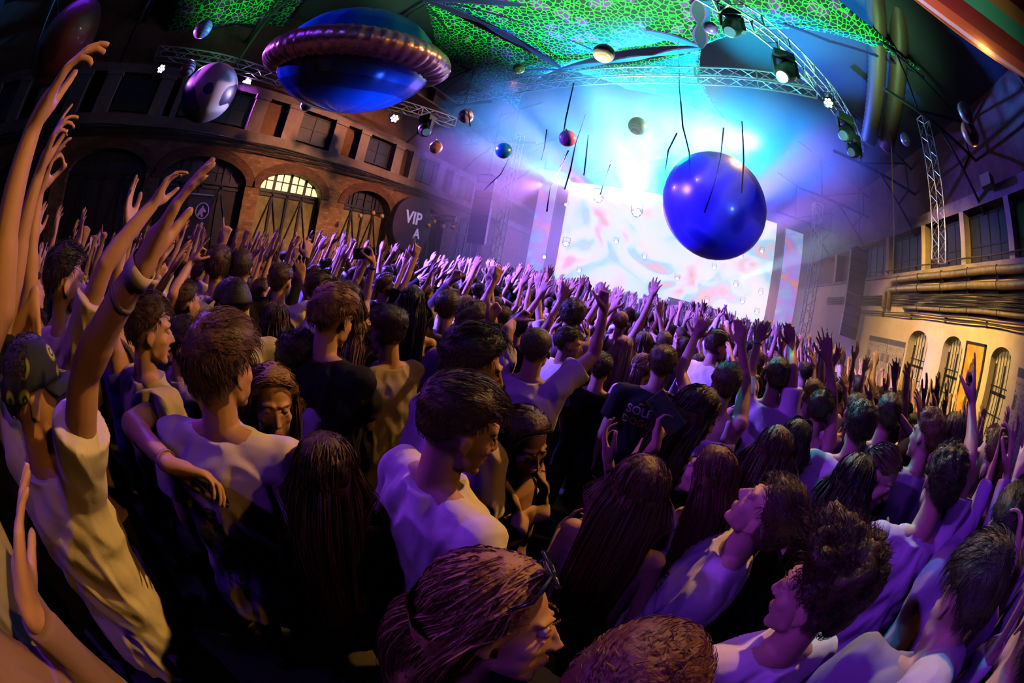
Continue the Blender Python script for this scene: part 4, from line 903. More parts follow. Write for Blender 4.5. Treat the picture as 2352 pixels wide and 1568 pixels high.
# ---------------------------------------------------------------- a whole person
def ik(sh, w, L1, L2, pole):
    d = w-sh; D_ = np.linalg.norm(d); D2 = min(D_, (L1+L2)*.998); t = d/(D_+1e-9); w = sh+t*D2
    a = (L1*L1-L2*L2+D2*D2)/(2*D2); h = math.sqrt(max(0, L1*L1-a*a)); p = nrm(pole-t*(pole@t)); return sh+t*a+p*h, w
SKINS = [(.62, .38, .27), (.55, .33, .23), (.68, .43, .32), (.45, .27, .18)]
def person(root, S, head=(0, 0, 0), lean=(0, 0), arms=(None, None), shirt='tee', shirtcol=(.75, .75, .78), hairs='short', haircol=(.02, .013, .01), skin=(.62, .38, .27), fem=False, legs=(.03, .03, .05), hi=False, face=True, seed=1, hlen=.4, mouth='closed', build=1., vox=None, dens=1., amt=1., front=False, wave=0.):
    """builds every part below root (body faces +y of root). arms: dicts w=wrist, f=finger dir, p=palm normal, pole, curl, spread"""
    s = S/1.75; rng = np.random.default_rng(seed); B = build
    hip = np.array([0, 0, .94])*s; u = nrm([math.sin(math.radians(lean[1])), math.sin(math.radians(lean[0])), 1.]); xr = nrm(np.cross([0, 1., 0], u)); yf = np.cross(u, xr)
    T = lambda a, x=0., y=0.: hip+u*a*s+xr*x*s+yf*y*s
    sw, hw = (.155, .165) if fem else (.182, .155); sw *= B; hw *= B
    neck0 = T(.475, 0, -.012); R = rot_euler(*head); hc = T(.572, 0, .0)+(R[2]*.075+R[1]*.022)*s; skull0 = hc-R[2]*.06*s-R[1]*.022*s
    body = MB(); L1, L2 = .285*s, .255*s; AR = []; k = .84 if fem else 1.
    tors = [(-.14, hw*.9, .10, .115), (-.06, hw, .105, .125), (.06, .138*B if fem else .152*B, .098, .098), (.20, .138*B if fem else .168*B, .105, .102), (.32, .15*B if fem else .178*B, .118, .112), (.42, sw*.82, .09, .10), (.465, sw*.5, .062, .07), (.49, .058, .052, .058)]
    ring_loft(body, [(T(a), xr, yf, rx*s, rf*s, rb*s) for a, rx, rf, rb in tors])
    capsule(body, neck0-u*.03*s, .060*s*k, skull0, .052*s*k, 16)
    if fem: [body.ell(T(.30, .075*sx, .095), (.062*s, .055*s, .058*s)) for sx in (-1, 1)]
    head_geo(body, hc, R, s, fem, jaw=rng.uniform(.92, 1.08), nose=rng.uniform(.98, 1.05))
    out = []
    for sd, A in ((-1, arms[0]), (1, arms[1])):
        sh = T(.425, sw*sd, -.005); A = A or dict(w=T(-.10, (sw+.06)*sd, .06), f=(0, .15, -1), p=(-sd, 0, 0), pole=(sd*.5, -1, 0), curl=(.3,)+(.4,)*4)
        w = np.asarray(A['w'](s, T) if callable(A['w']) else A['w'], float)
        up_ = max(0, (nrm(w-sh)@u)); sh = sh+u*.055*up_*s-xr*sd*.028*up_*s
        e, w = ik(sh, w, L1, L2, np.asarray(A.get('pole', (sd, -.3, -.6)), float)); fdv = nrm(w-e)
        f = nrm(A['f'] if A.get('f') is not None else fdv); p = A.get('p') if A.get('p') is not None else nrm([0, 1, .2])
        m_ = k*(.94 if fem else 1)*B
        capsule(body, T(.40, sw*.55*sd), .066*s*m_, sh, .056*s*m_); capsule(body, T(.30, sw*.62*sd, .0), .06*s*m_, sh-u*.02*s, .045*s*m_)
        capsule(body, T(.485, .03*sd, -.02), .040*s*m_, T(.44, sw*.7*sd, -.01), .050*s*m_); capsule(body, sh, .054*s*m_, sh*.45+e*.55, .048*s*m_); capsule(body, sh*.5+e*.5, .048*s*m_, e, .039*s*m_)
        capsule(body, e, .039*s*m_, e*.72+w*.28, .0405*s*m_); capsule(body, e*.72+w*.28, .0405*s*m_, w, .0265*s*(k*.5+.5), 14, p, .85)
        hand(body, w, f, p, sd, A.get('curl', (.1, .12, .12, .15, .2)), A.get('spread', .15), s*(1.0 if fem else 1.08)*A.get('hs', 1.), A.get('fat', 1.))
        AR.append((sh, e, w, f, p, sd))
    hy = []
    st = legs[2]
    for sx, fy in ((-1, legs[0]), (1, legs[1])):
        h_ = hip+np.array([.088*sx*s, 0, -.05*s]); kn = np.array([(.095+st*.5)*sx*s, fy*s+.03*s, .50*s]); an = np.array([(.10+st)*sx*s, fy*s*.6, .075*s]); hy.append((h_, kn, an))
        capsule(body, h_, .085*s*B, h_*.8+kn*.2, .078*s*B)
    vx = vox or (.0048 if hi else .0075)
    V, F = melt(body, vx*(s if s > .5 else 1), 2 if hi else 1, .45)
    V = sculpt(V, hc, R, s, mouth)
    o = link('body', mesh_from('body', V, F, True), M_skin, root, color=skin)
    Hd = dict(hc=hc, R=R, s=s, T=T, AR=AR, u=u, xr=xr, yf=yf, root=root, sw=sw)
    P = lambda x, y, z: hc+(R[0]*x+R[1]*y+R[2]*z)*s
    if face:
        for sx in (-1, 1):
            mb = MB(); mb.ell(P(.031*sx, .0725, .0125), (.0113*s,)*3, R, 18, 12); e_ = obj('eye', mb, M_eye, root, True, ) if False else link('eye', mesh_from('eye', mb.V(), mb.f, True), M_eye, root)
            mb = MB(); mb.ell(P(.031*sx, .0785, .0120), (.0064*s, .0058*s, .0064*s), R, 14, 8); link('iris', mesh_from('iris', mb.V(), mb.f, True), M_iris, e_)
            V = []; F = []; na, nb = 16, 7
            for z0_, z1_ in ((8 if mouth != 'sleepy' else -18, 80), (-75, -26)):
                b0_ = len(V)
                for ib in range(nb+1):
                    el = math.radians(z0_+(z1_-z0_)*ib/nb)
                    for ia in range(na+1):
                        az_ = math.radians(-88+176*ia/na); V.append(P(.031*sx+.0126*math.sin(az_)*math.cos(el)*1.12, .0722+.0126*math.cos(az_)*math.cos(el), .0125+.0126*math.sin(el)*(1 if el > 0 else 1)-.003*(ia-na/2)**2/64*(1 if z0_ > -60 else -1)))
                F += [(b0_+ib*(na+1)+ia, b0_+ib*(na+1)+ia+1, b0_+(ib+1)*(na+1)+ia+1, b0_+(ib+1)*(na+1)+ia) for ib in range(nb) for ia in range(na)]
            link('eyelid', mesh_from('eyelid', V, F, True), M_skin, root, color=skin)
            X = []; rr = np.random.default_rng(seed+5)
            for q in range(46):
                t_ = rr.uniform(0, 1); b0 = P(sx*(.015+.033*t_), (.0935 if fem else .0975)-.018*t_**1.6, .0335-(0 if fem else .002)+.003*math.sin(t_*2.6)+rr.uniform(-.0018, .0018)); X.append([b0, b0+(R[0]*sx*.008+R[2]*.001)*s])
            Vs, Fs = strands(np.array(X), .0009*s, 3, .5); link('eyebrow', mesh_from('eyebrow', Vs, Fs), M_hair, root, color=haircol)
        mb = MB(); zz = -.004 if mouth == 'closed' else .002
        pl = [P(-.021, .0815, -.0615+zz), P(-.012, .0895, -.0585+zz), P(-.004, .0935, -.0560+zz), P(0, .0925, -.0572+zz), P(.004, .0935, -.0560+zz), P(.012, .0895, -.0585+zz), P(.021, .0815, -.0615+zz)]
        mb.tube(pl, [q*s*(1.25 if fem else 1) for q in (.0008, .0032, .0038, .0034, .0038, .0032, .0008)], 8); zz = 0 if mouth == 'closed' else -.010
        mb.tube([P(-.019, .081, -.0665+zz), P(-.010, .0875, -.069+zz), P(0, .0895, -.0705+zz), P(.010, .0875, -.069+zz), P(.019, .081, -.0665+zz)], [q*s*(1.25 if fem else 1) for q in (.001, .004, .0046, .004, .001)], 8)
        link('lips', mesh_from('lips', mb.V(), mb.f, True), M_lip, root)
        if mouth == 'smile':
            mb = MB(); mb.tube([P(-.014, .078, -.0615), P(0, .084, -.063), P(.014, .078, -.0615)], [.003*s, .0042*s, .003*s], 8); link('teeth', mesh_from('teeth', mb.V(), mb.f, True), M_eye, root)
    # clothing
    g = .013 if hi else .014; cl = MB()
    def sleeve(i, frac, r0, r1, flare=.0):
        sh, e, w, f, p, sd = AR[i]; m_ = k*B
        capsule(cl, T(.455, .06*sd, -.02), (.042*m_+g*.8)*s, T(.44, sw*.7*sd, -.01), (.051*m_+g*.8)*s); capsule(cl, T(.40, sw*.5*sd), (.072*m_+g)*s, sh, (.060*m_+g)*s); capsule(cl, T(.27, sw*.60*sd), (.062*m_+g)*s, sh-u*.025*s, (.052*m_+g)*s)
        if frac <= 1: end = sh+(e-sh)*frac; cyl(cl, [sh*.98+e*.02, sh*.5+end*.5, end], [(r0*m_+g)*s, ((r0+r1)/2*m_+g)*s, (r1*m_+g+flare)*s])
        else:
            cyl(cl, [sh*.98+e*.02, e], [(r0*m_+g)*s, (.044*m_+g)*s]); capsule(cl, sh*.2+e*.8, (.045*m_+g)*s, e*.8+w*.2, (.042*m_+g)*s); end = e+(w-e)*(frac-1); cyl(cl, [e*.9+w*.1, end], [(.042*m_+g)*s, (.031*m_+g*.8)*s])
    t0 = -.20
    if shirt in ('tee', 'long', 'hoodie', 'sweat', 'shirt', 'polo'):
        gg = g+(.012 if shirt in ('hoodie', 'sweat') else .004)
        rows = [(t0, hw+.034, .150, .160), (t0+.1, hw+.026, .138, .150), (-.03, hw+.012, .125, .138), (.03, (.158 if fem else .165)*B, .112, .115), (.12, (.155 if fem else .17)*B, .112, .108), (.24, (.158 if fem else .178)*B, .12, .112), (.33, (.165 if fem else .186)*B, .124, .117), (.42, sw*.88, .098, .106), (.468, sw*.56, .070, .080), (.488, .083, .062, .068)]
        ring_loft(cl, [(T(a), xr, yf, (rx+gg*.6)*s, (rf+gg*.6+(.03 if fem and .2 < a < .36 else 0))*s, (rb+gg*.6)*s) for a, rx, rf, rb in rows])
        fr = {'tee': .60, 'polo': .6, 'shirt': .66}.get(shirt, 1.93)
        sleeve(0, fr, .058, .064, .006); sleeve(1, fr, .058, .064, .006)
        if shirt == 'hoodie': capsule(cl, T(.47, -.07, -.075), .05*s, T(.47, .07, -.075), .05*s); capsule(cl, T(.42, 0, -.13), .07*s, T(.47, 0, -.10), .055*s); [capsule(cl, T(.475, .075*q, -.05), .035*s, T(.46, .05*q, .065), .024*s) for q in (-1, 1)]
        if shirt in ('shirt', 'polo'): [capsule(cl, T(.495, .066*q, -.03), .014*s, T(.478, .035*q, .062), .013*s) for q in (-1, 1)]; capsule(cl, T(.498, -.06, -.04), .014*s, T(.498, .06, -.04), .014*s)
        else: cl.torus(T(.487), [xr, yf, u], .078*s, .0075*s, seg=30, ring=8)
    elif shirt in ('tank', 'top', 'strapless', 'crop'):
        a0 = {'tank': -.18, 'top': -.02, 'strapless': -.10, 'crop': .17}[shirt]; a1 = .36
        rows = [(a0+(a1-a0)*q, *[float(np.interp(a0+(a1-a0)*q, [r_[0] for r_ in tors], [r_[j] for r_ in tors])) for j in (1, 2, 3)]) for q in np.linspace(0, 1, 9)]
        ring_loft(cl, [(T(a), xr, yf, (rx+.014)*s, (rf+.015)*s, (rb+.014)*s) for a, rx, rf, rb in rows])
        if fem: [cl.ell(T(.30, .075*sx, .095), (.072*s, .066*s, .066*s)) for sx in (-1, 1)]
        if shirt in ('tank', 'top') and True:
            for q in (-1, 1): cl.tube([T(.35, .09*q, .125), T(.43, .095*q, .09), T(.485, .09*q, .02), T(.47, .09*q, -.07), T(.38, .085*q, -.115)], [.012*s if shirt == 'top' else .02*s]*5, 8)
    V, F = melt(cl, .0085 if hi else .014, 2, .5)
    X = V/s; A_ = (.013 if hi else .008)*s
    q_ = X+.03*np.column_stack([snoise(X, 9, seed+4, 1), snoise(X, 9, seed+5, 1), snoise(X, 9, seed+6, 1)])
    r1, r2 = snoise(q_*np.array([1.3, 1.3, .5]), 20, seed+2, 2), np.sin(q_[:, 2]*46+np.abs(q_[:, 0])*52+seed)
    fold = np.clip(.55-1.4*np.abs(r1), -.4, 1)+.45*r2*np.clip(.5+snoise(X, 6, seed+9, 1), 0, 1)
    c0 = T(.15); dirn = V-(c0+np.outer((V-c0)@u, u)); dirn /= np.linalg.norm(dirn, axis=1)[:, None]+1e-6
    if shirt not in ('strapless', 'crop', 'top'): V = V+dirn*(A_*fold)[:, None]
    else: V = V+dirn*(.0016*s*np.sin(X[:, 2]*210+np.sin(X[:, 0]*14)))[:, None]
    nm = {'tee': 'tshirt', 'polo': 'polo_shirt', 'long': 'long_sleeved_shirt', 'hoodie': 'hoodie', 'sweat': 'sweatshirt', 'shirt': 'shirt', 'tank': 'tank_top', 'top': 'strap_top', 'strapless': 'strapless_top', 'crop': 'bandeau_top'}[shirt]
    so = link(nm, mesh_from(nm, V, F, True), M_cloth, root, color=shirtcol); Hd['shirt'] = so; Hd['shirtVF'] = (V, F)
    # trousers and shoes
    tr = MB(); ring_loft(tr, [(T(a), xr, yf, (rx+.008)*s, (rf+.008)*s, (rb+.010)*s) for a, rx, rf, rb in [(-.19, hw*.93, .105, .13), (-.12, hw*.97, .108, .135), (-.07, hw, .108, .13), (.0, .152*B, .102, .11), (.03, .148*B, .10, .105)]])
    for h_, kn, an in hy: cyl(tr, [h_+[0, 0, .03*s], h_, kn, an+[0, 0, .02*s]], [.075*s, .086*s*B, .064*s, .056*s])
    V, F = melt(tr, .02, 2, .5); V = V+nrm([1, 1, 0])*0+np.column_stack([snoise(V, 24, seed, 2)]*3)*np.array([.003, .003, 0]); link('trousers', mesh_from('trousers', V, F, True), M_cloth, root, color=tuple(rng.choice([.012, .02, .05])*np.array([1, 1, 1.25])))
    for (h_, kn, an), nm in zip(hy, 'ab'):
        mb = MB(); capsule(mb, an-[0, .035*s, .03*s], .042*s, an+[0, .05*s, -.03*s], .042*s); capsule(mb, an+[0, .04*s, -.035*s], .04*s, an+[0, .14*s, -.045*s], .03*s); mb.box(tuple(an+np.array([-.04, -.08, -.073])*s), tuple(an+np.array([.04, .17, -.052])*s)); V, F = melt(mb, .015, 1); link('shoe', mesh_from('shoe', V, F, True), M_shoe, root)
    # hair
    if hairs:
        bk = lambda z: -.5*0+np.interp((z-hip[2])/s/u[2], [0, .2, .42, .5, .56, .62], [-.15, -.135, -.125, -.1, -.075, -.06])*s+(z-hip[2])*u[1]/u[2]-(.02*s if shirt in ('hoodie',) else 0)
        hx = (T(.5)[0])
        Vh, Fh = hair_geo(hc, R, s*(1.0), hairs, rng, dens, hlen, None if front else bk, amt)
        if wave: Vh[:, 0] += np.where(Vh[:, 2] < hc[2]-.08*s, wave*np.sin((Vh[:, 2]-hc[2])*28+Vh[:, 1]*20), 0)
        ho = link('hair', mesh_from('hair', Vh, Fh), M_hair, root, color=haircol)
        me = ho.data; nf = len(me.polygons); me.polygons.foreach_set('use_smooth', [True]*nf)
    return Hd
def worn(root, name, mb, m, smooth=True, color=None): return link(name, mesh_from(name, mb.V(), mb.f, smooth), m, root, color=color)
def wristband(H, i, r=.031, w=.008, m=None, name='bracelet', off=.03, color=None):
    sh, e, wr, f, p, sd = H['AR'][i]; s = H['s']; t = nrm(wr-e); c = wr-t*off*s; a = nrm(np.cross(t, p)); b = np.cross(a, t)
    mb = MB(); V = []; n = 28
    for i in range(n):
        th = 2*PI*i/n; d = a*math.cos(th)+b*.86*math.sin(th)
        for q, z in ((r, -w/2), (r+.0018, -w/2), (r+.0018, w/2), (r, w/2)): V.append(c+(d*q+t*z)*s)
    mb.add(V, [(4*i+k, 4*((i+1) % n)+k, 4*((i+1) % n)+(k+1) % 4, 4*i+(k+1) % 4) for i in range(n) for k in range(4)])
    return worn(H['root'], name, mb, m or M_black, True, color)
def ball_cap(H, m, color=None, back=False):
    hc, R, s = H['hc'], H['R'], H['s']; P = lambda x, y, z: hc+(R[0]*x+R[1]*y+R[2]*z)*s; V = []; F = []; seg, rg = 48, 14
    for sh_ in (0, .004):
        for i in range(rg+1):
            ph = i/rg*PI*.5
            for k in range(seg):
                a = 2*PI*k/seg; x, y = math.sin(ph)*math.sin(a), math.sin(ph)*math.cos(a); V.append(P((.091-sh_)*x, (.111-sh_)*y-.016, (.090-sh_)*math.cos(ph)+.036-.02*(math.cos(a) < 0)*math.sin(ph)))
    n1 = (rg+1)*seg
    for b, fl in ((0, 1), (n1, -1)):
        for i in range(rg):
            for k in range(seg): q = (b+i*seg+k, b+(i+1)*seg+k, b+(i+1)*seg+(k+1) % seg, b+i*seg+(k+1) % seg); F.append(q if fl > 0 else q[::-1])
    for k in range(seg): F.append((rg*seg+k, n1+rg*seg+k, n1+rg*seg+(k+1) % seg, rg*seg+(k+1) % seg))
    c = link('baseball_cap', mesh_from('baseball_cap', V, F, True), m, H['root'], color=color)
    mb = MB(); V = []; fy = -1 if back else 1; n = 14
    for z in (0, .004):
        for i in range(n+1):
            a = -1.1+2.2*i/n; x, y = .088*math.sin(a), .108*math.cos(a)-.016
            for q in (0, .5, 1): V.append(P(x*(1+.06*q), fy*(y+q*.065*math.cos(a)**.6)+(-.032 if fy < 0 else 0), .036-q*.014-z-.02*abs(a)*q*.6))
    N_ = (n+1)*3; F = [];
    for i in range(n):
        for q in (0, 1): a = i*3+q; F += [(a, a+3, a+4, a+1), (N_+a, N_+a+1, N_+a+4, N_+a+3)]
    for i in range(n): a = i*3+2; F.append((a, a+3, N_+a+3, N_+a)); a = i*3; F.append((a, N_+a, N_+a+3, a+3))
    for a in (0, n*3): F += [(a, a+1, N_+a+1, N_+a), (a+1, a+2, N_+a+2, N_+a+1)]
    link('cap_brim', mesh_from('cap_brim', V, F, True), m, c, color=color)
    return c
# ================================================================ THE PEOPLE NEAR THE CAMERA
HEROES = []
def rz(v, a):
    """turn a vector clockwise (seen from above) by a"""
    c, s_ = math.cos(a), math.sin(a); v = np.asarray(v, float); return np.array([v[0]*c+v[1]*s_, -v[0]*s_+v[1]*c, v[2]])
def hero(label, px, py, D, body=0, look=None, pitch=0, roll=0, lean=(0, 0), L=None, R=None, group=None, **kw):
    """px, py, D: centre of the head; body/look: 0 turned away from the viewer, 90 facing picture-right, 180 facing the viewer"""
    look = body if look is None else look
    hw_ = at(px, py, D); az0 = math.atan2(hw_[0], hw_[1]); az = az0+math.radians(body)
    head = (look-body, pitch, roll); Rm = rot_euler(*head)
    u = nrm([math.sin(math.radians(lean[1])), math.sin(math.radians(lean[0])), 1.]); xr = nrm(np.cross([0, 1., 0], u)); yf = np.cross(u, xr)
    h1 = (np.array([0, 0, .94])+u*.572+Rm[2]*.075+Rm[1]*.022)
    s = hw_[2]/h1[2]; S = s*1.75
    if not 1.45 < S < 2.05: print('HERO SIZE', label, round(S, 2))
    base = hw_-rz(h1*s, az); base[2] = 0
    fem = kw.get('fem', False); sw = (.155 if fem else .182)*kw.get('build', 1.); toL = lambda v: rz(v, -az)
    arms = []
    for sd, A in ((-1, L), (1, R)):
        if A is None: arms.append(None); continue
        if 'w' in A: arms.append(A); continue
        sh = base+rz((np.array([0, 0, .94])+u*.45+xr*sw*sd)*s, az); L1, L2 = .285*s, .255*s
        d = ray(*A['px'])
        if 'D' in A: w = CPOS+d*A['D']
        else:
            ext = A.get('ext', .9)*(L1+L2); b = (sh-CPOS)@d; q = ext*ext-((sh-CPOS)@(sh-CPOS)-b*b); t = b+(A.get('k', 1)*math.sqrt(q) if q > 0 else 0)
            w = CPOS+d*t
        e_ = np.linalg.norm(w-CPOS)
        if np.linalg.norm(w-sh) > (L1+L2)*1.04: print('REACH', label, round(np.linalg.norm(w-sh)/(L1+L2), 2))
        f = None
        if 'f' in A: f = at(*A['f'], e_+A.get('fd', 0.))-w
        pole = np.array([0, 0, -1.])
        if 'e' in A:
            best = 1e9; t = nrm(w-sh); a = nrm(np.cross(t, [.3, .2, .9])); b = np.cross(t, a)
            for i in range(24):
                p_ = a*math.cos(i*PI/12)+b*math.sin(i*PI/12); el, _ = ik(sh, w, L1, L2, p_); c_ = np.linalg.norm(proj(el)-np.array(A['e']))+ (25 if A.get('back') and (el-sh)@ray(px, py) < 0 else 0)
                if c_ < best: best = c_; pole = p_
        pal = A.get('p', 'away'); v = d if isinstance(pal, str) else np.asarray(pal, float)
        if isinstance(pal, str) and pal == 'cam': v = -d
        if isinstance(pal, str) and pal in ('right', 'left', 'up', 'down'): rr_, uu_, _ = view_frame(*A['px']); v = {'right': rr_, 'left': -rr_, 'up': uu_, 'down': -uu_}[pal]
        arms.append(dict(w=toL(w-base), f=None if f is None else toL(f), p=toL(v), pole=toL(pole), curl=A.get('curl', (.15, .12, .12, .15, .2)), spread=A.get('spread', .17), fat=A.get('fat', 1.)))
    root = thing('person', label, 'person', base, group); root.rotation_euler = (0, 0, -az)
    kw.setdefault('seed', len(HEROES)+3); kw.setdefault('hi', D < 2.0); kw.setdefault('vox', .0063 if D < 1.4 else .0076 if D < 2 else .0095); kw.setdefault('dens', 1. if D < 1.4 else .6 if D < 2.4 else .3)
    kw.setdefault('face', abs(((look+180) % 360)-180) > 55 and D < 2.6)
    H = person(root, S, head, lean, arms, **kw); H['az'] = az; H['base'] = base; H['D'] = D; H['px'] = (px, py)
    HEROES.append(H); return H
def world(H, p): return H['base']+rz(p, H['az'])
def local(H, p): return rz(np.asarray(p)-H['base'], -H['az'])
def print_on(H, text, a, x, size, ang, m, front=False, name='shirt_lettering'):
    """lettering laid onto the cloth of the back or chest: a = height along the spine, x = sideways, ang = tilt of the line"""
    import bmesh
    V, F = H['shirtVF']; bvh = BVHTree.FromPolygons([tuple(v) for v in V], [tuple(int(i) for i in f) for f in F]); T, s = H['T'], H['s']; sg = 1 if front else -1
    n = H['yf']*sg; c = T(a, x)+n*.4*s; xd = -H['xr']*sg; r_ = math.radians(ang); X = xd*math.cos(r_)+H['u']*math.sin(r_); Y = -xd*math.sin(r_)+H['u']*math.cos(r_)
    me = text_mesh(text, size, 0.0); bm = bmesh.new(); bm.from_mesh(me); bmesh.ops.triangulate(bm, faces=bm.faces[:])
    for _ in range(3):
        ed = [e for e in bm.edges if e.calc_length() > .012]
        if ed: bmesh.ops.subdivide_edges(bm, edges=ed, cuts=1); bmesh.ops.triangulate(bm, faces=bm.faces[:])
    bad = []
    for v in bm.verts:
        q = c+X*v.co.x+Y*v.co.y; h = bvh.ray_cast(Vector(q), Vector(-n), .8)
        if h[0] is None: bad.append(v)
        else: v.co = Vector(np.array(h[0])+n*.0025)
    if bad: print('print partly off cloth', text, len(bad)); bmesh.ops.delete(bm, geom=bad, context='VERTS')
    bm.to_mesh(me); bm.free(); me.materials.clear(); me.materials.append(m); link(name, me, None, H['shirt'])
FIST = (.9, 1.45, 1.45, 1.45, 1.45); POINT = (.9, .05, 1.4, 1.4, 1.4); RELAX = (.3, .35, .45, .5, .55); OPEN = (.0, .08, .05, .08, .12)
W_ = (.74, .74, .78); WH = (.8, .8, .82); GR = (.4, .4, .43); BK = (.012, .012, .015); PK = (.62, .45, .5)
BR = (.06, .03, .014); DB = (.02, .012, .008); BL = (.32, .2, .09); LB = (.16, .085, .035); MB_ = (.07, .035, .018)
# --- left edge
M_kiwi = None
def kiwimat():
    m, nt, b = _nt('kiwi_print_cloth'); N, L = nt.nodes, nt.links
    tc = N.new('ShaderNodeTexCoord'); v = N.new('ShaderNodeTexVoronoi'); v.inputs['Scale'].default_value = 17; v.inputs['Randomness'].default_value = .5; L.new(tc.outputs['Object'], v.inputs['Vector'])
    cr = N.new('ShaderNodeValToRGB'); cr.color_ramp.interpolation = 'CONSTANT'; e = cr.color_ramp.elements
    cs = [(0, (.55, .6, .35)), (.12, (.02, .03, .01)), (.2, (.35, .5, .03)), (.34, (.25, .16, .05)), (.40, (.006, .008, .012))]
    while len(e) < len(cs): e.new(.5)
    for i, (q, c) in enumerate(cs): e[i].position = q; e[i].color = (*c, 1)
    L.new(v.outputs['Distance'], cr.inputs['Fac']); L.new(cr.outputs['Color'], b.inputs['Base Color']); b.inputs['Roughness'].default_value = .8; return m
h = hero('person in white oversized tee and kiwi-print cap, one bare arm thrust up before the camera', 80, 905, 1.04, body=55, look=88, pitch=-4, shirt='tee', shirtcol=WH, hairs='buzz', haircol=DB,
         R=dict(px=(335, 600), D=.64, e=(205, 850), f=(470, 370), fd=.02, p='right', curl=(.12, .10, .08, .12, .16), spread=.10), L=dict(px=(78, 690), ext=.75, f=(76, 800), p=(0, 0, -1), curl=(.2, .15, .15, .15, .2), e=(20, 800)), seed=21)
ball = ball_cap(h, kiwimat()); wristband(h, 1, .033, .010, mat('pearl_beads', (.25, .22, .3), .25), 'bead_bracelet', .075); wristband(h, 1, .032, .030, mat('paper_band', (.7, .68, .72), .6), 'paper_wristband', .02)
h = hero('wavy-haired person in profile at the left edge, arm stretched toward the dark doors', 152, 655, 1.75, body=60, look=80, pitch=-2, shirt='tee', shirtcol=(.6, .5, .45), hairs='short', haircol=DB, amt=1.3,
         R=dict(px=(352, 470), D=1.55, f=(412, 372), fd=.05, p='right', curl=RELAX, e=(230, 640)), seed=22)
h = hero('laughing person in grey-white tee with dyed blue patch, arm laid round the neighbour', 345, 765, 1.5, body=65, look=82, pitch=-6, shirt='tee', shirtcol=(.55, .52, .5), hairs='short', haircol=BR, mouth='smile', amt=1.15,
         R=dict(px=(395, 1070), D=.94, e=(270, 960), f=(500, 1095), p='down', curl=(.35, .55, .6, .65, .65)), seed=23)
wristband(h, 1, .030, .010, mat('pink_band', (.5, .3, .45), .5))
hero('dark-haired person in shadow behind the laughing person, white tee collar showing', 425, 800, 1.85, body=70, look=110, pitch=-12, shirt='tee', shirtcol=(.5, .45, .5), hairs='curly', haircol=DB, skin=SKINS[3], seed=24)
h = hero('person with golden brown hair in a white tee with black script, from behind', 512, 850, 1.02, body=28, look=48, pitch=-3, shirt='tee', shirtcol=WH, hairs='mop', haircol=(.12, .06, .025), seed=25, build=1.04)
M_print = mat('black_shirt_print', (.02, .018, .03), .7)
print_on(h, 'On The', .38, -.07, .075, -12, M_print); print_on(h, 'authenticity', .15, -.02, .072, -84, M_print); print_on(h, 'in the happiness', .12, -.075, .045, -86, M_print); print_on(h, 'of the dreamers', .10, -.115, .038, -88, M_print)
h = hero('person with golden brown hair, white bandeau top and black strap, facing the camera', 626, 928, 1.2, body=165, look=172, pitch=-2, roll=-4, fem=True, shirt='crop', shirtcol=WH, hairs='long', haircol=BL, hlen=.27, front=True, seed=26)
mb = MB(); T = h['T']; s = h['s']; mb.tube([T(.43, .10, .10), T(.36, .07, .135), T(.24, .0, .15), T(.1, -.08, .135), T(-.05, -.15, .08)], [.012*s]*5, 8); worn(h['root'], 'shoulder_strap', mb, M_black)
mb = MB(); mb.tube([T(.475, -.05, .055), T(.42, -.02, .115), T(.40, 0, .125), T(.42, .02, .115), T(.475, .05, .055)], .0014, 6); worn(h['root'], 'necklace', mb, mat('silver', (.8, .8, .82), .2, 1.))
hero('person with big dark curls and white collar, profile turned right', 690, 835, 1.7, body=60, look=78, pitch=-10, shirt='shirt', shirtcol=W_, hairs='curly', haircol=DB, skin=SKINS[1], amt=1.25, seed=27)
h = hero('person in black baseball cap and white tee, back to the camera', 528, 700, 1.85, body=-5, look=-48, pitch=-2, shirt='tee', shirtcol=(.62, .66, .72), hairs='buzz', haircol=DB, seed=28, build=1.08)
ball_cap(h, mat('black_cap_cloth', (.012, .012, .016), .6))
mb = MB(); mb.torus(h['T'](.487), [h['xr'], h['yf'], h['u']], .076*h['s'], .003, seg=40, ring=6); worn(h['root'], 'neck_chain', mb, mat('silver', (.8, .8, .82), .2, 1.))
hero('person with long straight brown hair down the back, before the curly-haired profile', 752, 1090, .98, body=8, look=14, pitch=-6, fem=True, shirt='top', shirtcol=BK, hairs='long', haircol=(.075, .028, .016), hlen=.42, seed=29)
hero('person with short honey-blond hair and undercut in a black top, looking down right', 765, 735, 1.62, body=35, look=42, pitch=-14, shirt='tee', shirtcol=BK, hairs='mop', haircol=(.22, .12, .05), seed=30, R=dict(px=(795, 880), ext=.7, f=(770, 820), p='left', curl=RELAX, e=(850, 960)))
hero('person with long blond hair behind the undercut person', 815, 775, 2.2, body=15, fem=True, shirt='top', shirtcol=BK, hairs='long', haircol=BL, hlen=.35, seed=31)
h = hero('person in grey long-sleeved sweater with short dark hair, hands joined in front, turned left', 888, 768, 1.86, body=-42, look=-40, pitch=-8, shirt='long', shirtcol=(.36, .33, .38), hairs='fade', haircol=DB, seed=32,
         L=dict(px=(803, 880), ext=.72, e=(830, 985), f=(790, 850), p='right', curl=RELAX), R=dict(px=(838, 905), ext=.8, e=(900, 1000), f=(815, 870), p='left', curl=RELAX))
wristband(h, 0, .031, .014, mat('watch_steel', (.5, .5, .55), .25, .9), 'wrist_watch')
hero('person in black facing the sweater wearer, face in red shadow', 852, 800, 2.2, body=130, look=120, pitch=-10, shirt='tee', shirtcol=BK, hairs='short', haircol=DB, skin=SKINS[3], seed=33)
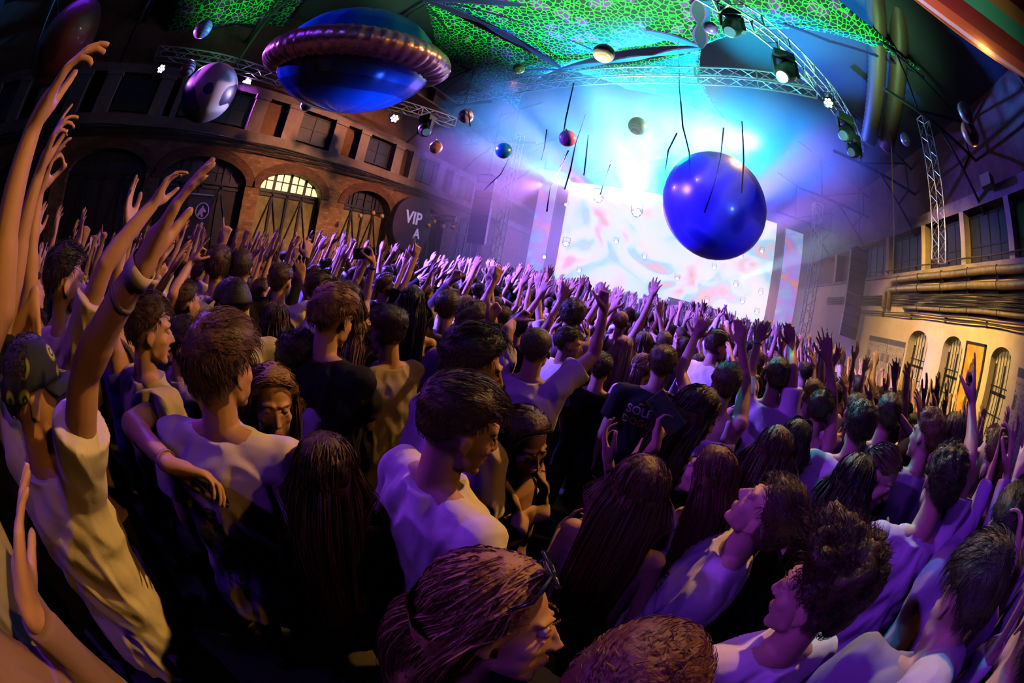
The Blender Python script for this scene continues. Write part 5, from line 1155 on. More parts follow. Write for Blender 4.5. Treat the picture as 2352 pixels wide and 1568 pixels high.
hero('person with thick curly dark fringe and white-and-purple shirt, profile turned right', 1085, 850, 1.2, body=55, look=72, pitch=-9, shirt='shirt', shirtcol=(.7, .62, .72), hairs='quiff', haircol=DB, amt=.8, seed=34)
h = hero('person with faded dark hair in a plain white tee, closest profile at the centre', 1056, 988, .89, body=50, look=70, pitch=-12, shirt='tee', shirtcol=WH, hairs='fade', haircol=BR, amt=.72, seed=35, build=.98,
     R=dict(px=(1040, 1330), ext=.85, e=(1000, 1260), f=(1075, 1400), p='left', curl=RELAX))
h = hero('person with wavy brown hair and beige tank top resting chin on hand', 1205, 1015, 1.22, body=120, look=140, pitch=-16, roll=8, fem=True, shirt='tank', shirtcol=(.6, .42, .36), hairs='long', haircol=MB_, hlen=.3, wave=.01, front=True, seed=36,
     L=dict(px=(1243, 1075), ext=.62, e=(1262, 1190), f=(1225, 1015), p='left', curl=(.2, .3, .4, .45, .5)), R=dict(px=(1180, 1250), ext=.8, f=(1150, 1310), p='left', curl=RELAX))
wristband(h, 0, .026, .004, M_black)
h = hero('person with buzzed hair in a white tee with black bag strap, both fists up', 1230, 805, 1.95, body=8, look=12, shirt='tee', shirtcol=WH, hairs='buzz', haircol=(.05, .025, .012), seed=37,
     L=dict(px=(1180, 738), ext=.90, e=(1155, 790), f=(1235, 680), p='right', curl=FIST), R=dict(px=(1388, 715), ext=.93, e=(1330, 880), f=(1398, 660), p='left', curl=FIST))
T = h['T']; s = h['s']; mb = MB(); mb.tube([T(.46, -.12, -.02), T(.40, -.11, -.135), T(.25, -.04, -.155), T(.05, .05, -.15), T(-.12, .13, -.13)], [.018*s]*5, 8); worn(h['root'], 'bag_strap', mb, M_black)
h = hero('person whose reddish lit fist crosses in front of the buzzed head, curly hair below', 1085, 752, 2.15, body=10, fem=False, shirt='tee', shirtcol=(.5, .4, .5), hairs='curly', haircol=MB_, seed=38, R=dict(px=(1118, 742), ext=.66, k=-1, e=(1075, 790), f=(1155, 705), p='left', curl=FIST))
hero('person with neat dark hair and open white collar, profile turned right past the raised arm', 1306, 792, 2.65, body=60, look=80, shirt='shirt', shirtcol=WH, hairs='short', haircol=DB, seed=39)
hero('person with curly dark hair holding both open hands apart at head height', 1312, 732, 3.0, body=0, shirt='tee', shirtcol=(.5, .35, .4), hairs='curly', haircol=DB, seed=40, L=dict(px=(1270, 755), ext=.7, f=(1290, 715), p='right', curl=RELAX, spread=.2), R=dict(px=(1350, 770), ext=.7, f=(1350, 712), p='left', curl=RELAX, spread=.2))
hero('broad person in a black tee with back turned, left of the lettered tee', 1378, 850, 2.5, body=5, shirt='tee', shirtcol=BK, hairs='short', haircol=DB, seed=41, build=1.0)
h = hero('person in a black tee lettered SOLE on the back', 1518, 842, 2.35, body=-6, look=2, shirt='tee', shirtcol=BK, hairs='short', haircol=BR, seed=42, build=1.06, amt=1.1)
M_tprint = mat('pale_shirt_print', (.6, .5, .52), .6); M_oprint = mat('orange_shirt_print', (.5, .16, .05), .6)
print_on(h, 'SOLE', .37, -.065, .075, -2, M_tprint); print_on(h, 'DOGG', .30, -.065, .065, -2, M_oprint); print_on(h, '~', .42, -.06, .07, 10, M_oprint)
hero('person with long pale blond hair seen from behind, right of the raised fist', 1432, 805, 3.1, body=0, fem=True, shirt='tee', shirtcol=(.5, .3, .3), hairs='long', haircol=(.5, .36, .2), hlen=.4, seed=43)
hero('person with blond ponytail and pink top beside the lettered tee', 1478, 848, 2.75, body=10, look=35, fem=True, shirt='tee', shirtcol=(.6, .35, .5), hairs='pony', haircol=(.42, .28, .18), hlen=.36, seed=44)
h = hero('person with long dark hair holding a phone up beside the head, other hand raised', 1600, 958, 1.55, body=25, look=62, pitch=-14, fem=True, shirt='top', shirtcol=BK, hairs='long', haircol=DB, hlen=.45, seed=45,
     L=dict(px=(1398, 1062), D=1.3, f=(1382, 975), p='right', curl=(.25, .3, .4, .5, .55), e=(1425, 1120)), R=dict(px=(1508, 1016), D=1.3, e=(1490, 1100), f=(1515, 945), p='right', curl=(.6, .7, .75, .8, .8)))
PH = world(h, h['AR'][1][2]); q = at(1530, 948, 1.27); R_, U_, F_ = view_frame(1515, 950)
def phone(c, xd, yd, label, screen=None):
    c = np.asarray(c); xd = nrm(xd); yd = nrm(np.asarray(yd)-xd*(np.asarray(yd)@xd)); z = np.cross(xd, yd)
    t = thing('phone', label, 'phone', c); mb = MB(); mb.obox(c, xd, yd, z, .037, .076, .004); o = obj('phone_case', mb, M_black, t)
    md = o.modifiers.new('b', 'BEVEL'); md.width = .003; md.segments = 2
    mb = MB(); mb.obox(c-z*.0045, xd, yd, z, .034, .072, .0006); obj('phone_screen', mb, mat('dark_phone_glass', (.01, .01, .012), .08) if screen is None else screen, t)
    for k in (0, 1): mb = MB(); cc = c+z*.005+yd*(.055-.02*k)-xd*.022; mb.tube([cc, cc+z*.002], .007, 14); obj('camera_lens', mb, mat('dark_phone_glass', (.01, .01, .012), .08), t)
phone(q, R_*.75+U_*.5, U_*.85-R_*.6, 'black phone held up beside the long dark hair')
h = hero('person with very long straight brown hair and ribbed strapless top, back to the camera', 1465, 1130, 1.08, body=4, look=10, pitch=2, fem=True, shirt='strapless', shirtcol=(.34, .2, .2), hairs='long', haircol=(.11, .045, .018), hlen=.52, seed=46,
     L=dict(px=(1292, 1208), ext=.78, e=(1262, 1290), f=(1375, 1118), p='down', curl=(.5, .5, .6, .65, .7)))
wristband(h, 0, .026, .008, mat('red_band', (.5, .06, .04), .5))
h = hero('long-haired person in white sleeveless top with black backpack strap, profile turned left', 1622, 1095, 1.3, body=-35, look=-62, pitch=8, fem=True, shirt='tank', shirtcol=(.7, .6, .66), hairs='long', haircol=(.13, .05, .03), hlen=.38, seed=47)
T = h['T']; s = h['s']; mb = MB(); mb.tube([T(.46, .12, -.02), T(.38, .14, -.12), T(.2, .15, -.13), T(.02, .14, -.12)], [.02*s]*4, 8); worn(h['root'], 'backpack_strap', mb, M_black)
h = hero('person in white tee with round chest print leaning back and looking up left', 1752, 1185, 1.08, body=-95, look=-75, pitch=28, lean=(-9, -6), shirt='tee', shirtcol=WH, hairs='short', haircol=BR, amt=1.2, seed=48)
print_on(h, '@', .30, -.085, .075, 0, M_print, True)
h = hero('person with towering curly fringe and white tee, profile turned left at the lower right', 1868, 1372, .84, body=-55, look=-88, pitch=-8, shirt='tee', shirtcol=WH, hairs='bigcurly', haircol=(.045, .022, .012), amt=.85, seed=49, skin=SKINS[1])
h = hero('blond person with sunglasses pushed up on the head, profile turned right at the bottom', 1140, 1432, .59, body=70, look=86, pitch=2, roll=-30, fem=True, shirt='top', shirtcol=(.3, .2, .15), hairs='long', haircol=(.36, .2, .09), hlen=.3, seed=50)
def sunglasses(H, label, sc=1., ry=.118, z=.085):
    """folded-out pair resting on the top of the head"""
    P = lambda x, y, zz: world(H, H['hc']+(H['R'][0]*x+H['R'][1]*y+H['R'][2]*zz)*H['s'])
    a = P(0, .062, .118); t = thing('sunglasses', label, 'sunglasses', a); M_len = mat('dark_lens', (.01, .01, .015), .06); M_fr = mat('glossy_frame', (.02, .02, .03), .15)
    xd = nrm(P(1, 0, 0)-P(0, 0, 0)); yd = nrm(P(0, .75, .66)-P(0, 0, 0)); yd2 = nrm(P(0, -.6, .8)-P(0, 0, 0)); nz = np.cross(xd, yd2)
    for sx in (-1, 1):
        c = a+xd*.033*sx; mb = MB(); mb.torus(c, [xd, yd2*.85, nz], .026, .0032, seg=30, ring=8); fr = obj('lens_frame', mb, M_fr, t, True)
        mb = MB(); mb.ell(c, (.025, .021, .002), [xd, yd2, nz], 24, 8); obj('lens', mb, M_len, t, True)
        mb = MB(); mb.tube([c+xd*.026*sx+yd2*.006, P(.082*sx, .04, .085), P(.088*sx, -.02, .05)], .0028, 8); obj('temple', mb, M_fr, t, True)
    mb = MB(); mb.tube([a-xd*.009, a+yd2*.004, a+xd*.009], .0028, 8); obj('bridge', mb, M_fr, t, True)
sunglasses(h, 'black glossy sunglasses pushed up on the blond hair at the bottom')
hero('short reddish hair of a person right in front of the camera at the bottom edge', 1450, 1580, .52, body=0, pitch=-6, shirt='tee', shirtcol=BK, hairs='buzz', haircol=(.14, .045, .03), amt=1.5, seed=51)
hero('person in grey hoodie with dark tousled hair, head bowed, at the lower right', 2205, 1395, .98, body=-20, look=-50, pitch=-28, shirt='hoodie', shirtcol=(.3, .26, .34), hairs='mop', haircol=(.03, .02, .015), seed=52)
# --- arms and heads along the left edge
hero('person at the far left edge reaching a large open hand high up', -230, 830, 1.0, body=20, look=30, shirt='tee', shirtcol=GR, hairs='short', haircol=DB, seed=53,
     R=dict(px=(78, 290), D=.86, f=(190, 105), fd=.02, p='right', curl=(.0, .32, .42, .52, .62), spread=.16, fat=1.1))
hero('person at the left edge with a limp hand raised, fingers drooping', -90, 760, 1.45, body=25, shirt='tee', shirtcol=BK, hairs='short', haircol=DB, seed=54,
     R=dict(px=(92, 395), D=1.3, f=(148, 255), p='right', curl=(.3, .15, .55, .7, .8)))
hero('person at the left edge making a ring of thumb and finger overhead', -30, 745, 1.65, body=25, shirt='tee', shirtcol=GR, hairs='short', haircol=MB_, seed=55,
     R=dict(px=(90, 445), D=1.45, f=(118, 372), p='right', curl=(.75, .9, .3, .25, .25)))
hero('person by the lower left corner holding up a flat hand, sweatshirt cuff below', -260, 1330, .78, body=30, shirt='sweat', shirtcol=(.3, .2, .26), hairs='short', haircol=DB, seed=56,
     R=dict(px=(62, 1385), D=.66, f=(45, 1175), p='right', curl=OPEN, spread=.05))
hero('person behind the laughing one, arm bent up with finger pointing', 428, 700, 2.3, body=20, look=60, shirt='tee', shirtcol=(.5, .4, .6), hairs='short', haircol=BR, seed=57,
     L=dict(px=(440, 600), ext=.8, e=(385, 690), f=(492, 528), p='right', curl=POINT))
# --- second rows, left to right
hero('dark head with fringe under the pointing arm', 499, 618, 2.7, body=10, shirt='tee', shirtcol=W_, hairs='mop', haircol=BR, seed=58)
hero('dark head just right of the fringed one, nearer the black cap', 551, 622, 2.75, body=5, shirt='tee', shirtcol=BK, hairs='short', haircol=BR, seed=59)
hero('person in white with short dark hair and open palm lifted beside it', 645, 650, 2.75, body=15, look=30, shirt='tee', shirtcol=W_, hairs='short', haircol=BR, seed=60, R=dict(px=(693, 640), ext=.72, f=(688, 600), p='away', curl=OPEN, e=(712, 690)))
hero('person with long dark hair, back turned, behind the big curls', 630, 745, 2.15, body=0, fem=True, shirt='top', shirtcol=BK, hairs='long', haircol=BR, hlen=.4, seed=61)
hero('person with clipped dark hair in profile left of the honey-blond head', 735, 672, 2.7, body=50, look=75, shirt='tee', shirtcol=W_, hairs='fade', haircol=BR, seed=62)
h = hero('person with long dark hair lifting one arm high with a phone', 797, 700, 2.25, body=0, fem=True, shirt='top', shirtcol=BK, hairs='long', haircol=BR, hlen=.4, seed=63, R=dict(px=(857, 605), ext=.92, e=(845, 700), f=(852, 565), p='left', curl=(.7, .9, 1., 1.1, 1.1)))
wristband(h, 1, .028, .012, M_black, 'wrist_watch'); R_, U_, F_ = view_frame(835, 580); phone(world(h, h['AR'][1][2])+U_*.07-R_*.06, U_, -R_, 'black phone held sideways above the crowd on a raised arm')
hero('person with very long black hair, back turned, at the centre left', 945, 705, 2.45, body=0, fem=True, shirt='top', shirtcol=BK, hairs='long', haircol=DB, hlen=.5, seed=64)
hero('person in grey sweater with one arm up, short dark hair', 1026, 712, 2.6, body=0, shirt='long', shirtcol=(.36, .33, .4), hairs='short', haircol=BR, seed=65, L=dict(px=(1035, 650), ext=.86, e=(990, 700), f=(1048, 615), p='right', curl=FIST))
hero('person in purple-lit tee with dark wavy hair, hand before the face, at the right', 1960, 952, 2.7, body=-10, look=-30, shirt='tee', shirtcol=(.5, .3, .55), hairs='short', haircol=BR, seed=66, L=dict(px=(1935, 985), ext=.6, f=(1985, 930), p='right', curl=RELAX))
def up2(a, b, **k): return dict(L=dict(px=a[0], f=a[1], ext=k.get('ext', .93), p='away', curl=k.get('curl', RELAX), **({'e': k['el']} if 'el' in k else {})), R=dict(px=b[0], f=b[1], ext=k.get('ext', .93), p='away', curl=k.get('curl', RELAX), **({'e': k['er']} if 'er' in k else {})))
hero('person in white tank with wavy brown hair and both arms stretched up wide', 1665, 888, 2.2, body=0, shirt='tank', shirtcol=WH, hairs='short', haircol=BR, amt=1.2, seed=67, **up2(((1598, 772), (1632, 712)), ((1702, 788), (1698, 718)), el=(1560, 860), er=(1712, 880)))
h = hero('person in white tee with both arms straight up, cyan light on one arm', 1783, 872, 2.55, body=0, shirt='tee', shirtcol=WH, hairs='short', haircol=DB, seed=68, **up2(((1742, 780), (1762, 722)), ((1818, 790), (1808, 728)), el=(1722, 850), er=(1826, 860)))
wristband(h, 0, .031, .010, M_black)
hero('person in grey tank with dark hair turned right and one hand up', 1885, 948, 2.4, body=5, look=30, shirt='tank', shirtcol=GR, hairs='short', haircol=DB, seed=69, R=dict(px=(1902, 825), ext=.9, f=(1895, 762), p='away', curl=OPEN, e=(1908, 900)))
hero('person with clipped sides in a white shirt, profile right, below the planet', 1645, 800, 3.3, body=40, look=60, shirt='shirt', shirtcol=WH, hairs='fade', haircol=BR, seed=70)
h = hero('person with long chestnut hair, back turned, left of the white back', 1772, 1045, 1.6, body=0, fem=True, shirt='top', shirtcol=BK, hairs='long', haircol=(.06, .02, .012), hlen=.5, seed=71)
h = hero('person with dark hair and blue-lensed sunglasses on top of the head', 1822, 1018, 1.95, body=10, fem=True, shirt='tee', shirtcol=W_, hairs='long', haircol=DB, hlen=.3, seed=72); sunglasses(h, 'shiny blue-lit sunglasses resting on dark hair in the crowd')
hero('person in black tee with clipped dark hair and elbows raised', 2035, 965, 2.5, body=-5, shirt='tee', shirtcol=BK, hairs='fade', haircol=DB, seed=73, L=dict(px=(2005, 945), ext=.6, f=(2030, 925), p='right', curl=RELAX, e=(1980, 985)), R=dict(px=(2062, 950), ext=.6, f=(2045, 925), p='left', curl=RELAX, e=(2082, 990)))
hero('person with curly black hair and a plain white tee, back turned, right of centre', 1970, 988, 2.05, body=-8, shirt='tee', shirtcol=WH, hairs='curly', haircol=DB, amt=.7, seed=74)
hero('person with light brown curls in profile left, among raised arms', 2122, 1008, 2.2, body=-40, look=-60, shirt='tee', shirtcol=GR, hairs='curly', haircol=LB, amt=.8, seed=75)
hero('person with smooth bobbed dark hair near the yellow poster side', 2182, 1008, 2.5, body=-10, fem=True, shirt='tee', shirtcol=BK, hairs='long', haircol=BR, hlen=.14, seed=76)
hero('person with wavy hair pinned back, face bowed to the right, at the lower right', 2022, 1095, 1.75, body=60, look=95, pitch=-24, fem=True, shirt='top', shirtcol=(.4, .15, .2), hairs='pony', haircol=MB_, hlen=.2, seed=77)
hero('person with a round mass of black hair in front of the bowed face', 1950, 1125, 1.4, body=0, fem=True, shirt='top', shirtcol=BK, hairs='long', haircol=DB, hlen=.3, seed=78)
h = hero('person in light polo with striped sleeve cuffs thrusting a pointing finger up, at the right', 2160, 1118, 1.5, body=-35, look=-20, shirt='polo', shirtcol=(.6, .5, .66), hairs='curly', haircol=DB, amt=.7, seed=79, R=dict(px=(2232, 928), ext=.97, e=(2222, 1040), f=(2238, 868), p='left', curl=POINT), L=dict(px=(2035, 1260), ext=.7, f=(2010, 1230), p='up', curl=FIST))
hero('person with bright blond curls turned left near the right edge', 2262, 1075, 1.85, body=-60, look=-80, pitch=5, shirt='hoodie', shirtcol=(.05, .05, .1), hairs='curly', haircol=(.2, .12, .03), amt=.7, seed=80)
hero('person at the right edge with both cyan-lit hands stretched up', 2295, 1235, 1.35, body=-20, shirt='long', shirtcol=(.45, .3, .55), hairs='short', haircol=DB, seed=81, L=dict(px=(2272, 1100), ext=.9, f=(2290, 1040), p='left', curl=OPEN), R=dict(px=(2312, 1090), ext=.9, f=(2320, 1030), p='left', curl=RELAX))
hero('person in the lower right corner with a bare forearm raised', 2390, 1450, .85, body=-30, shirt='tee', shirtcol=(.6, .5, .6), hairs='short', haircol=DB, seed=82, L=dict(px=(2325, 1290), ext=.85, f=(2345, 1190), p='left', curl=RELAX))
# ================================================================ THE CROWD
def proto(**kw):
    r = link('person', None); H = person(r, 1.75, hi=False, face=False, **kw); return r
def WW(x, y, z): return np.array([x, y, z])
def A_(x, y, z, f=(0, .1, 1), p=(0, 1, 0), c=(.15, .15, .15, .2, .25), sp=.23, pole=None): return dict(w=WW(x, y, z), f=f, p=p, curl=c, spread=sp, pole=pole or (x*2, -.2, -.4), fat=1.25, hs=1.12)
PR = [
 ('hands raised wide', 0, dict(arms=(A_(-.36, .12, 1.92, (-.25, .1, 1)), A_(.34, .16, 1.95, (.2, .1, 1))), hairs='short', shirt='tee')),
 ('arms straight up', 0, dict(arms=(A_(-.16, .14, 1.97), A_(.19, .1, 1.98)), hairs='curly', shirt='tee', amt=.7)),
 ('one fist up', 0, dict(arms=(None, A_(.2, .18, 1.96, (0, .2, 1), (-1, .2, 0), FIST)), hairs='fade', shirt='tee')),
 ('one hand up', 0, dict(arms=(A_(-.18, .2, 1.95, (.05, .2, 1)), None), hairs='short', shirt='tee', amt=1.2)),
 ('hands reaching forward', 0, dict(arms=(A_(-.24, .42, 1.74, (-.1, .6, 1), (0, 1, -.3)), A_(.22, .45, 1.78, (.1, .5, 1), (0, 1, -.3))), hairs='mop', shirt='tee')),
 ('arms down', 0, dict(arms=(None, None), hairs='short', shirt='tee')),
 ('long hair, arms down', 1, dict(arms=(None, None), hairs='long', hlen=.34, shirt='top')),
 ('long hair, both arms up', 1, dict(arms=(A_(-.2, .12, 1.93), A_(.24, .1, 1.9, (.3, 0, 1))), hairs='long', hlen=.38, shirt='top')),
 ('ponytail, one arm up', 1, dict(arms=(None, A_(.22, .16, 1.92, (.2, .1, 1))), hairs='pony', hlen=.3, shirt='tee')),
 ('clapping overhead', 0, dict(arms=(A_(-.06, .16, 1.94, (.3, .1, 1), (1, 0, 0)), A_(.06, .16, 1.94, (-.3, .1, 1), (-1, 0, 0))), hairs='short', shirt='long')),
 ('finger pointing up', 0, dict(arms=(None, A_(.18, .2, 1.95, (0, .1, 1), (-1, .3, 0), POINT)), hairs='quiff', shirt='tee', amt=.7)),
 ('both palms up, one higher', 0, dict(arms=(A_(-.3, .3, 1.7, (-.1, .5, 1)), A_(.26, .1, 1.96, (.2, -.1, 1))), hairs='buzz', shirt='tank')),
]
PROT = []
for i, (desc, fem, kw) in enumerate(PR):
    r = proto(fem=bool(fem), seed=200+i, dens=.16, vox=.0105, head=((i*37) % 31-15, 6, 0), **kw); PROT.append((desc, fem, r, list(r.children)))
occ = [(float(H['base'][0]), float(H['base'][1]), H['D'], math.atan2(H['base'][0], H['base'][1])) for H in HEROES]
pts = [(a, b) for a, b, _, _ in occ]; cand = []
rr = random.Random(5); grid = {}
def ok(x, y, r):
    for a, b in grid.get((int(x//1), int(y//1)), []): pass
    for i in (-1, 0, 1):
        for j in (-1, 0, 1):
            for a, b in grid.get((int(x//1)+i, int(y//1)+j), ()):
                if (a-x)**2+(b-y)**2 < r*r: return False
    return True
for a, b in pts: grid.setdefault((int(a//1), int(b//1)), []).append((a, b))
for _ in range(60000):
    x, y = rr.uniform(-8.5, 6.6), rr.uniform(-6, 15.9); d = math.hypot(x, y)
    if d < 1.9: continue
    if any(math.hypot(x-a_, y-b_) < r_ for a_, b_, r_ in ((-7.42, 1.45, .5), (-7.42, 13.2, .55), (5.05, 13.2, .55))): continue
    az = math.degrees(math.atan2(x, y))
    if not -122 < az < 88: continue
    if not ok(x, y, .46 if d < 8 else .5): continue
    # leave the named people in clear view
    if any(abs(math.atan2(math.sin(az*PI/180-a2), math.cos(az*PI/180-a2)))*d < .30 and d < D2+.15 for _, _, D2, a2 in occ): continue
    grid.setdefault((int(x//1), int(y//1)), []).append((x, y)); cand.append((d, x, y))
cand.sort(); near, far = cand[:300-len(HEROES)], cand[300-len(HEROES):]
print('crowd', len(near), len(far), 'near radius', near[-1][0])
COLS = [((.75, .75, .78), 'white', 7), ((.015, .015, .02), 'black', 5), ((.35, .34, .38), 'grey', 2), ((.6, .42, .5), 'pink', 1), ((.12, .1, .3), 'dark blue', 1)]
HC = [(DB, 'black'), (BR, 'dark brown'), (MB_, 'brown'), (LB, 'light brown'), (BL, 'blond')]
def where(x, y):
    a = math.degrees(math.atan2(x, y))
    return 'by the dark left doors' if a < -75 else 'by the lit arched door' if a < -50 else 'by the VIP sign' if a < -30 else 'before the screen' if a < 8 else 'before the right tower' if a < 25 else 'by the information boards' if a < 42 else 'by the barred windows'
def pick_pose(x, y):
    up = .78 if y > 2 or x < -2 else .6
    return rr.choices(range(12), [3, 2, 2, 2.5, 1.5, 6*(1-up)*2, 4*(1-up)*2, 1.6, 1.6, 1, 1, 1.4])[0]
used = set()
for d, x, y in near:
    k = pick_pose(x, y); desc, fem, r, ch = PROT[k]; c, cn, _ = rr.choices(COLS, [q[2] for q in COLS])[0]; hcx, hn = rr.choices(HC, [5, 5, 3, 1.5, 1.5 if fem else .6])[0]
    o = r if k not in used else r.copy()
    if k in used: COL.objects.link(o)
    lab = '%s-haired person in %s top, %s, %s' % (hn, cn, desc, where(x, y))
    o['label'] = lab; o['category'] = 'person'; o['group'] = 'crowd: '+lab
    o.location = (x, y, 0); a = math.atan2(-1-x, 19-y)+rr.gauss(0, .28); o.rotation_euler = (0, 0, -a); sc = rr.uniform(.92, .99) if fem else rr.uniform(.95, 1.06); o.scale = (sc,)*3
    sk = rr.choice(SKINS)
    for q in ch:
        p = q if k not in used else q.copy()
        if k in used: COL.objects.link(p); p.parent = o
        n = p.name.split('.')[0]
        if n == 'body': p.color = (*sk, 1)
        elif n == 'hair': p.color = (*hcx, 1)
        elif n == 'trousers': p.color = (.02, .02, .03, 1)
        elif n != 'shoe': p.color = (*c, 1)
    used.add(k)
for k, (desc, fem, r, ch) in enumerate(PROT):
    if k not in used:
        for q in ch+[r]: bpy.data.objects.remove(q)
# the mass of people beyond the three hundred nearest
mf, nt, b = _nt('far_crowd_colours'); at_ = nt.nodes.new('ShaderNodeAttribute'); at_.attribute_name = 'tint'; nt.links.new(at_.outputs['Color'], b.inputs['Base Color']); b.inputs['Roughness'].default_value = .6
def lowpoly(kids, ratio):
    VV, FF, CC, n = [], [], [], 0
    for q in kids:
        nm = q.name.split('.')[0]
        if nm == 'shoe': continue
        dm = q.data
        if nm == 'hair':
            cv = np.empty(len(dm.vertices)*3, np.float32); dm.vertices.foreach_get('co', cv); dm = mesh_from('cap', cv.reshape(-1, 3)[:35*56], np.array([(i*56+k_, (i+1)*56+k_, (i+1)*56+(k_+1) % 56, i*56+(k_+1) % 56) for i in range(34) for k_ in range(56)]))
        o = bpy.data.objects.new('t', dm); TS.collection.objects.link(o); m = o.modifiers.new('d', 'DECIMATE'); m.ratio = ratio*(1.0 if nm == 'body' else .5)
        if nm == 'hair': m.ratio = .12
        tr_ = o.modifiers.new('t', 'TRIANGULATE')
        TS.view_layers[0].update(); ev = o.evaluated_get(TS.view_layers[0].depsgraph); me = ev.data; V = np.empty(len(me.vertices)*3, np.float32); me.vertices.foreach_get('co', V); Lp = np.empty(len(me.loops), np.int32); me.loops.foreach_get('vertex_index', Lp); V = V.reshape(-1, 3); F = Lp.reshape(-1, 3)
        bpy.data.objects.remove(o)
        if nm == 'hair': pass
        VV.append(V); FF.append(F+n); CC.append(np.full(len(V), {'body': 0, 'hair': 2, 'trousers': 3}.get(nm, 1))); n += len(V)
    return np.concatenate(VV), np.concatenate(FF), np.concatenate(CC)
LOW = {}
VV, FF, TT, n = [], [], [], 0
for d, x, y in far[:620]:
    k = pick_pose(x, y)
    if k not in used: k = 0
    if k not in LOW: LOW[k] = lowpoly(PROT[k][3], .04)
    V, F, Cc = LOW[k]; sc = rr.uniform(.93, 1.05); a = math.atan2(-1-x, 19-y)+rr.gauss(0, .25); ca, sa = math.cos(-a), math.sin(-a)
    P = V*sc; P = np.column_stack([P[:, 0]*ca-P[:, 1]*sa+x, P[:, 0]*sa+P[:, 1]*ca+y, P[:, 2]]); c = rr.choices(COLS, [q[2] for q in COLS])[0][0]
    tab = np.array([(*rr.choice(SKINS), 1), (*c, 1), (*rr.choice(HC[:4])[0], 1), (.02, .02, .03, 1)]); VV.append(P); FF.append(F+n); TT.append(tab[Cc]); n += len(P)
me = mesh_from('crowd', np.concatenate(VV), np.concatenate(FF)); ca_ = me.color_attributes.new('tint', 'FLOAT_COLOR', 'POINT'); ca_.data.foreach_set('color', np.concatenate(TT).astype(np.float32).ravel()); me.shade_smooth()
o = link('crowd', me, mf, None, label='dense far crowd of people with raised hands filling the hall up to the stage', kind='stuff')
bpy.data.scenes.remove(TS)
# ================================================================ LIGHT AND HAZE
def spot(name, pos, target, power, col, deg=30, blend=.6, r=.1):
    l = bpy.data.lights.new(name, 'SPOT'); l.energy = power; l.color = col; l.spot_size = math.radians(deg); l.spot_blend = blend; l.shadow_soft_size = r
    o = bpy.data.objects.new(name, l); COL.objects.link(o); o.location = tuple(pos); d = Vector(tuple(np.asarray(target, float)-np.asarray(pos, float))); o.rotation_euler = d.to_track_quat('-Z', 'Y').to_euler(); return o
def area(name, pos, target, power, col, sx, sy):
    l = bpy.data.lights.new(name, 'AREA'); l.shape = 'RECTANGLE'; l.size = sx; l.size_y = sy; l.energy = power; l.color = col
    o = bpy.data.objects.new(name, l); COL.objects.link(o); o.location = tuple(pos); d = Vector(tuple(np.asarray(target, float)-np.asarray(pos, float))); o.rotation_euler = d.to_track_quat('-Z', 'Y').to_euler(); return o
# haze
mv = bpy.data.materials.new('stage_haze'); mv.use_nodes = True; nt = mv.node_tree; nt.nodes.clear()
ou = nt.nodes.new('ShaderNodeOutputMaterial'); vs = nt.nodes.new('ShaderNodeVolumeScatter'); vs.inputs['Density'].default_value = .07; vs.inputs['Anisotropy'].default_value = .35; vs.inputs['Color'].default_value = (.97, .97, 1, 1)
nt.links.new(vs.outputs[0], ou.inputs['Volume'])
mb = MB(); mb.box((XL+.02, 7.5, .02), (XR-.02, 20.45, 8.1)); o = struct('haze', mb, mv); o['kind'] = 'stuff'; o['label'] = 'coloured haze filling the stage end of the hall'
if 'HZ' in globals(): pass
SRC = ony(1480, 480, 18.8)
area('stage_wash_blue', (-1, 19.2, 7.6), (-1, 6, 4.0), 400, (.05, .22, 1), 9, 1.5)
for i, (sx, sy, tpx, c, p, dg) in enumerate(((1374, 455, (1120, 230), (1, .5, .8), 30000, 4), (1374, 455, (1050, 330), (.6, .7, 1), 34000, 4.5), (1462, 488, (1220, 210), (.4, .9, 1), 36000, 5), (1462, 488, (1380, 200), (.7, .6, 1), 30000, 4),
  (1600, 560, (1870, 330), (1, .45, .8), 36000, 5), (1640, 600, (1960, 410), (.7, .3, 1), 34000, 5), (1600, 560, (1790, 210), (.3, .9, 1), 36000, 5), (1700, 640, (1900, 560), (.4, .7, 1), 16000, 4), (1300, 560, (1080, 470), (.8, .6, 1), 20000, 5), (1560, 520, (1640, 190), (.8, .9, 1), 34000, 4))):
    P_ = ony(sx, sy, 18.9); spot('stage_ray', P_, at(*tpx, 9.5), p, c, dg, .3, .05)
area('stage_wash_violet', (-6.5, 18.5, 4.0), (-7, 8, 3.0), 250, (.4, .12, 1), 3, 3)
area('stage_wash_pink', (3.5, 18.6, 3.4), (3, 9, 1.5), 150, (1, .3, .5), 4, 1.5)
for i, (sx, tpx, c, p, dg) in enumerate((
  (1330, (1010, 205), (.04, .3, 1), 60000, 15), (1360, (985, 360), (.3, .2, 1), 26000, 11), (1420, (1180, 120), (.03, .28, 1), 60000, 22), (1450, (1330, 120), (0, .5, 1), 16000, 18),
  (1480, (1540, 70), (0, .7, 1), 75000, 32), (1560, (1700, 90), (0, .55, 1), 75000, 32), (1600, (1900, 170), (.02, .15, 1), 95000, 26), (1620, (2070, 360), (.12, .06, 1), 20000, 20),
  (1380, (1000, 450), (1, .22, .5), 9000, 7), (1400, (1090, 310), (1, .3, .6), 12000, 7), (1600, (1980, 300), (.9, .15, .7), 12000, 8), (1640, (1960, 520), (.3, .25, 1), 7000, 8), (1500, (1470, 130), (.5, .3, 1), 12000, 10),
  (1460, (1440, 240), (1, .85, 1), 14000, 18), (1540, (1640, 270), (1, .75, .85), 14000, 16), (1250, (1110, 440), (.5, .2, 1), 12000, 9))):
    P_ = ony(sx, 480+(sx-1480)*.25, 18.8); spot('stage_beam', P_, at(*tpx, 9.5), p, c, dg, .5, .12)
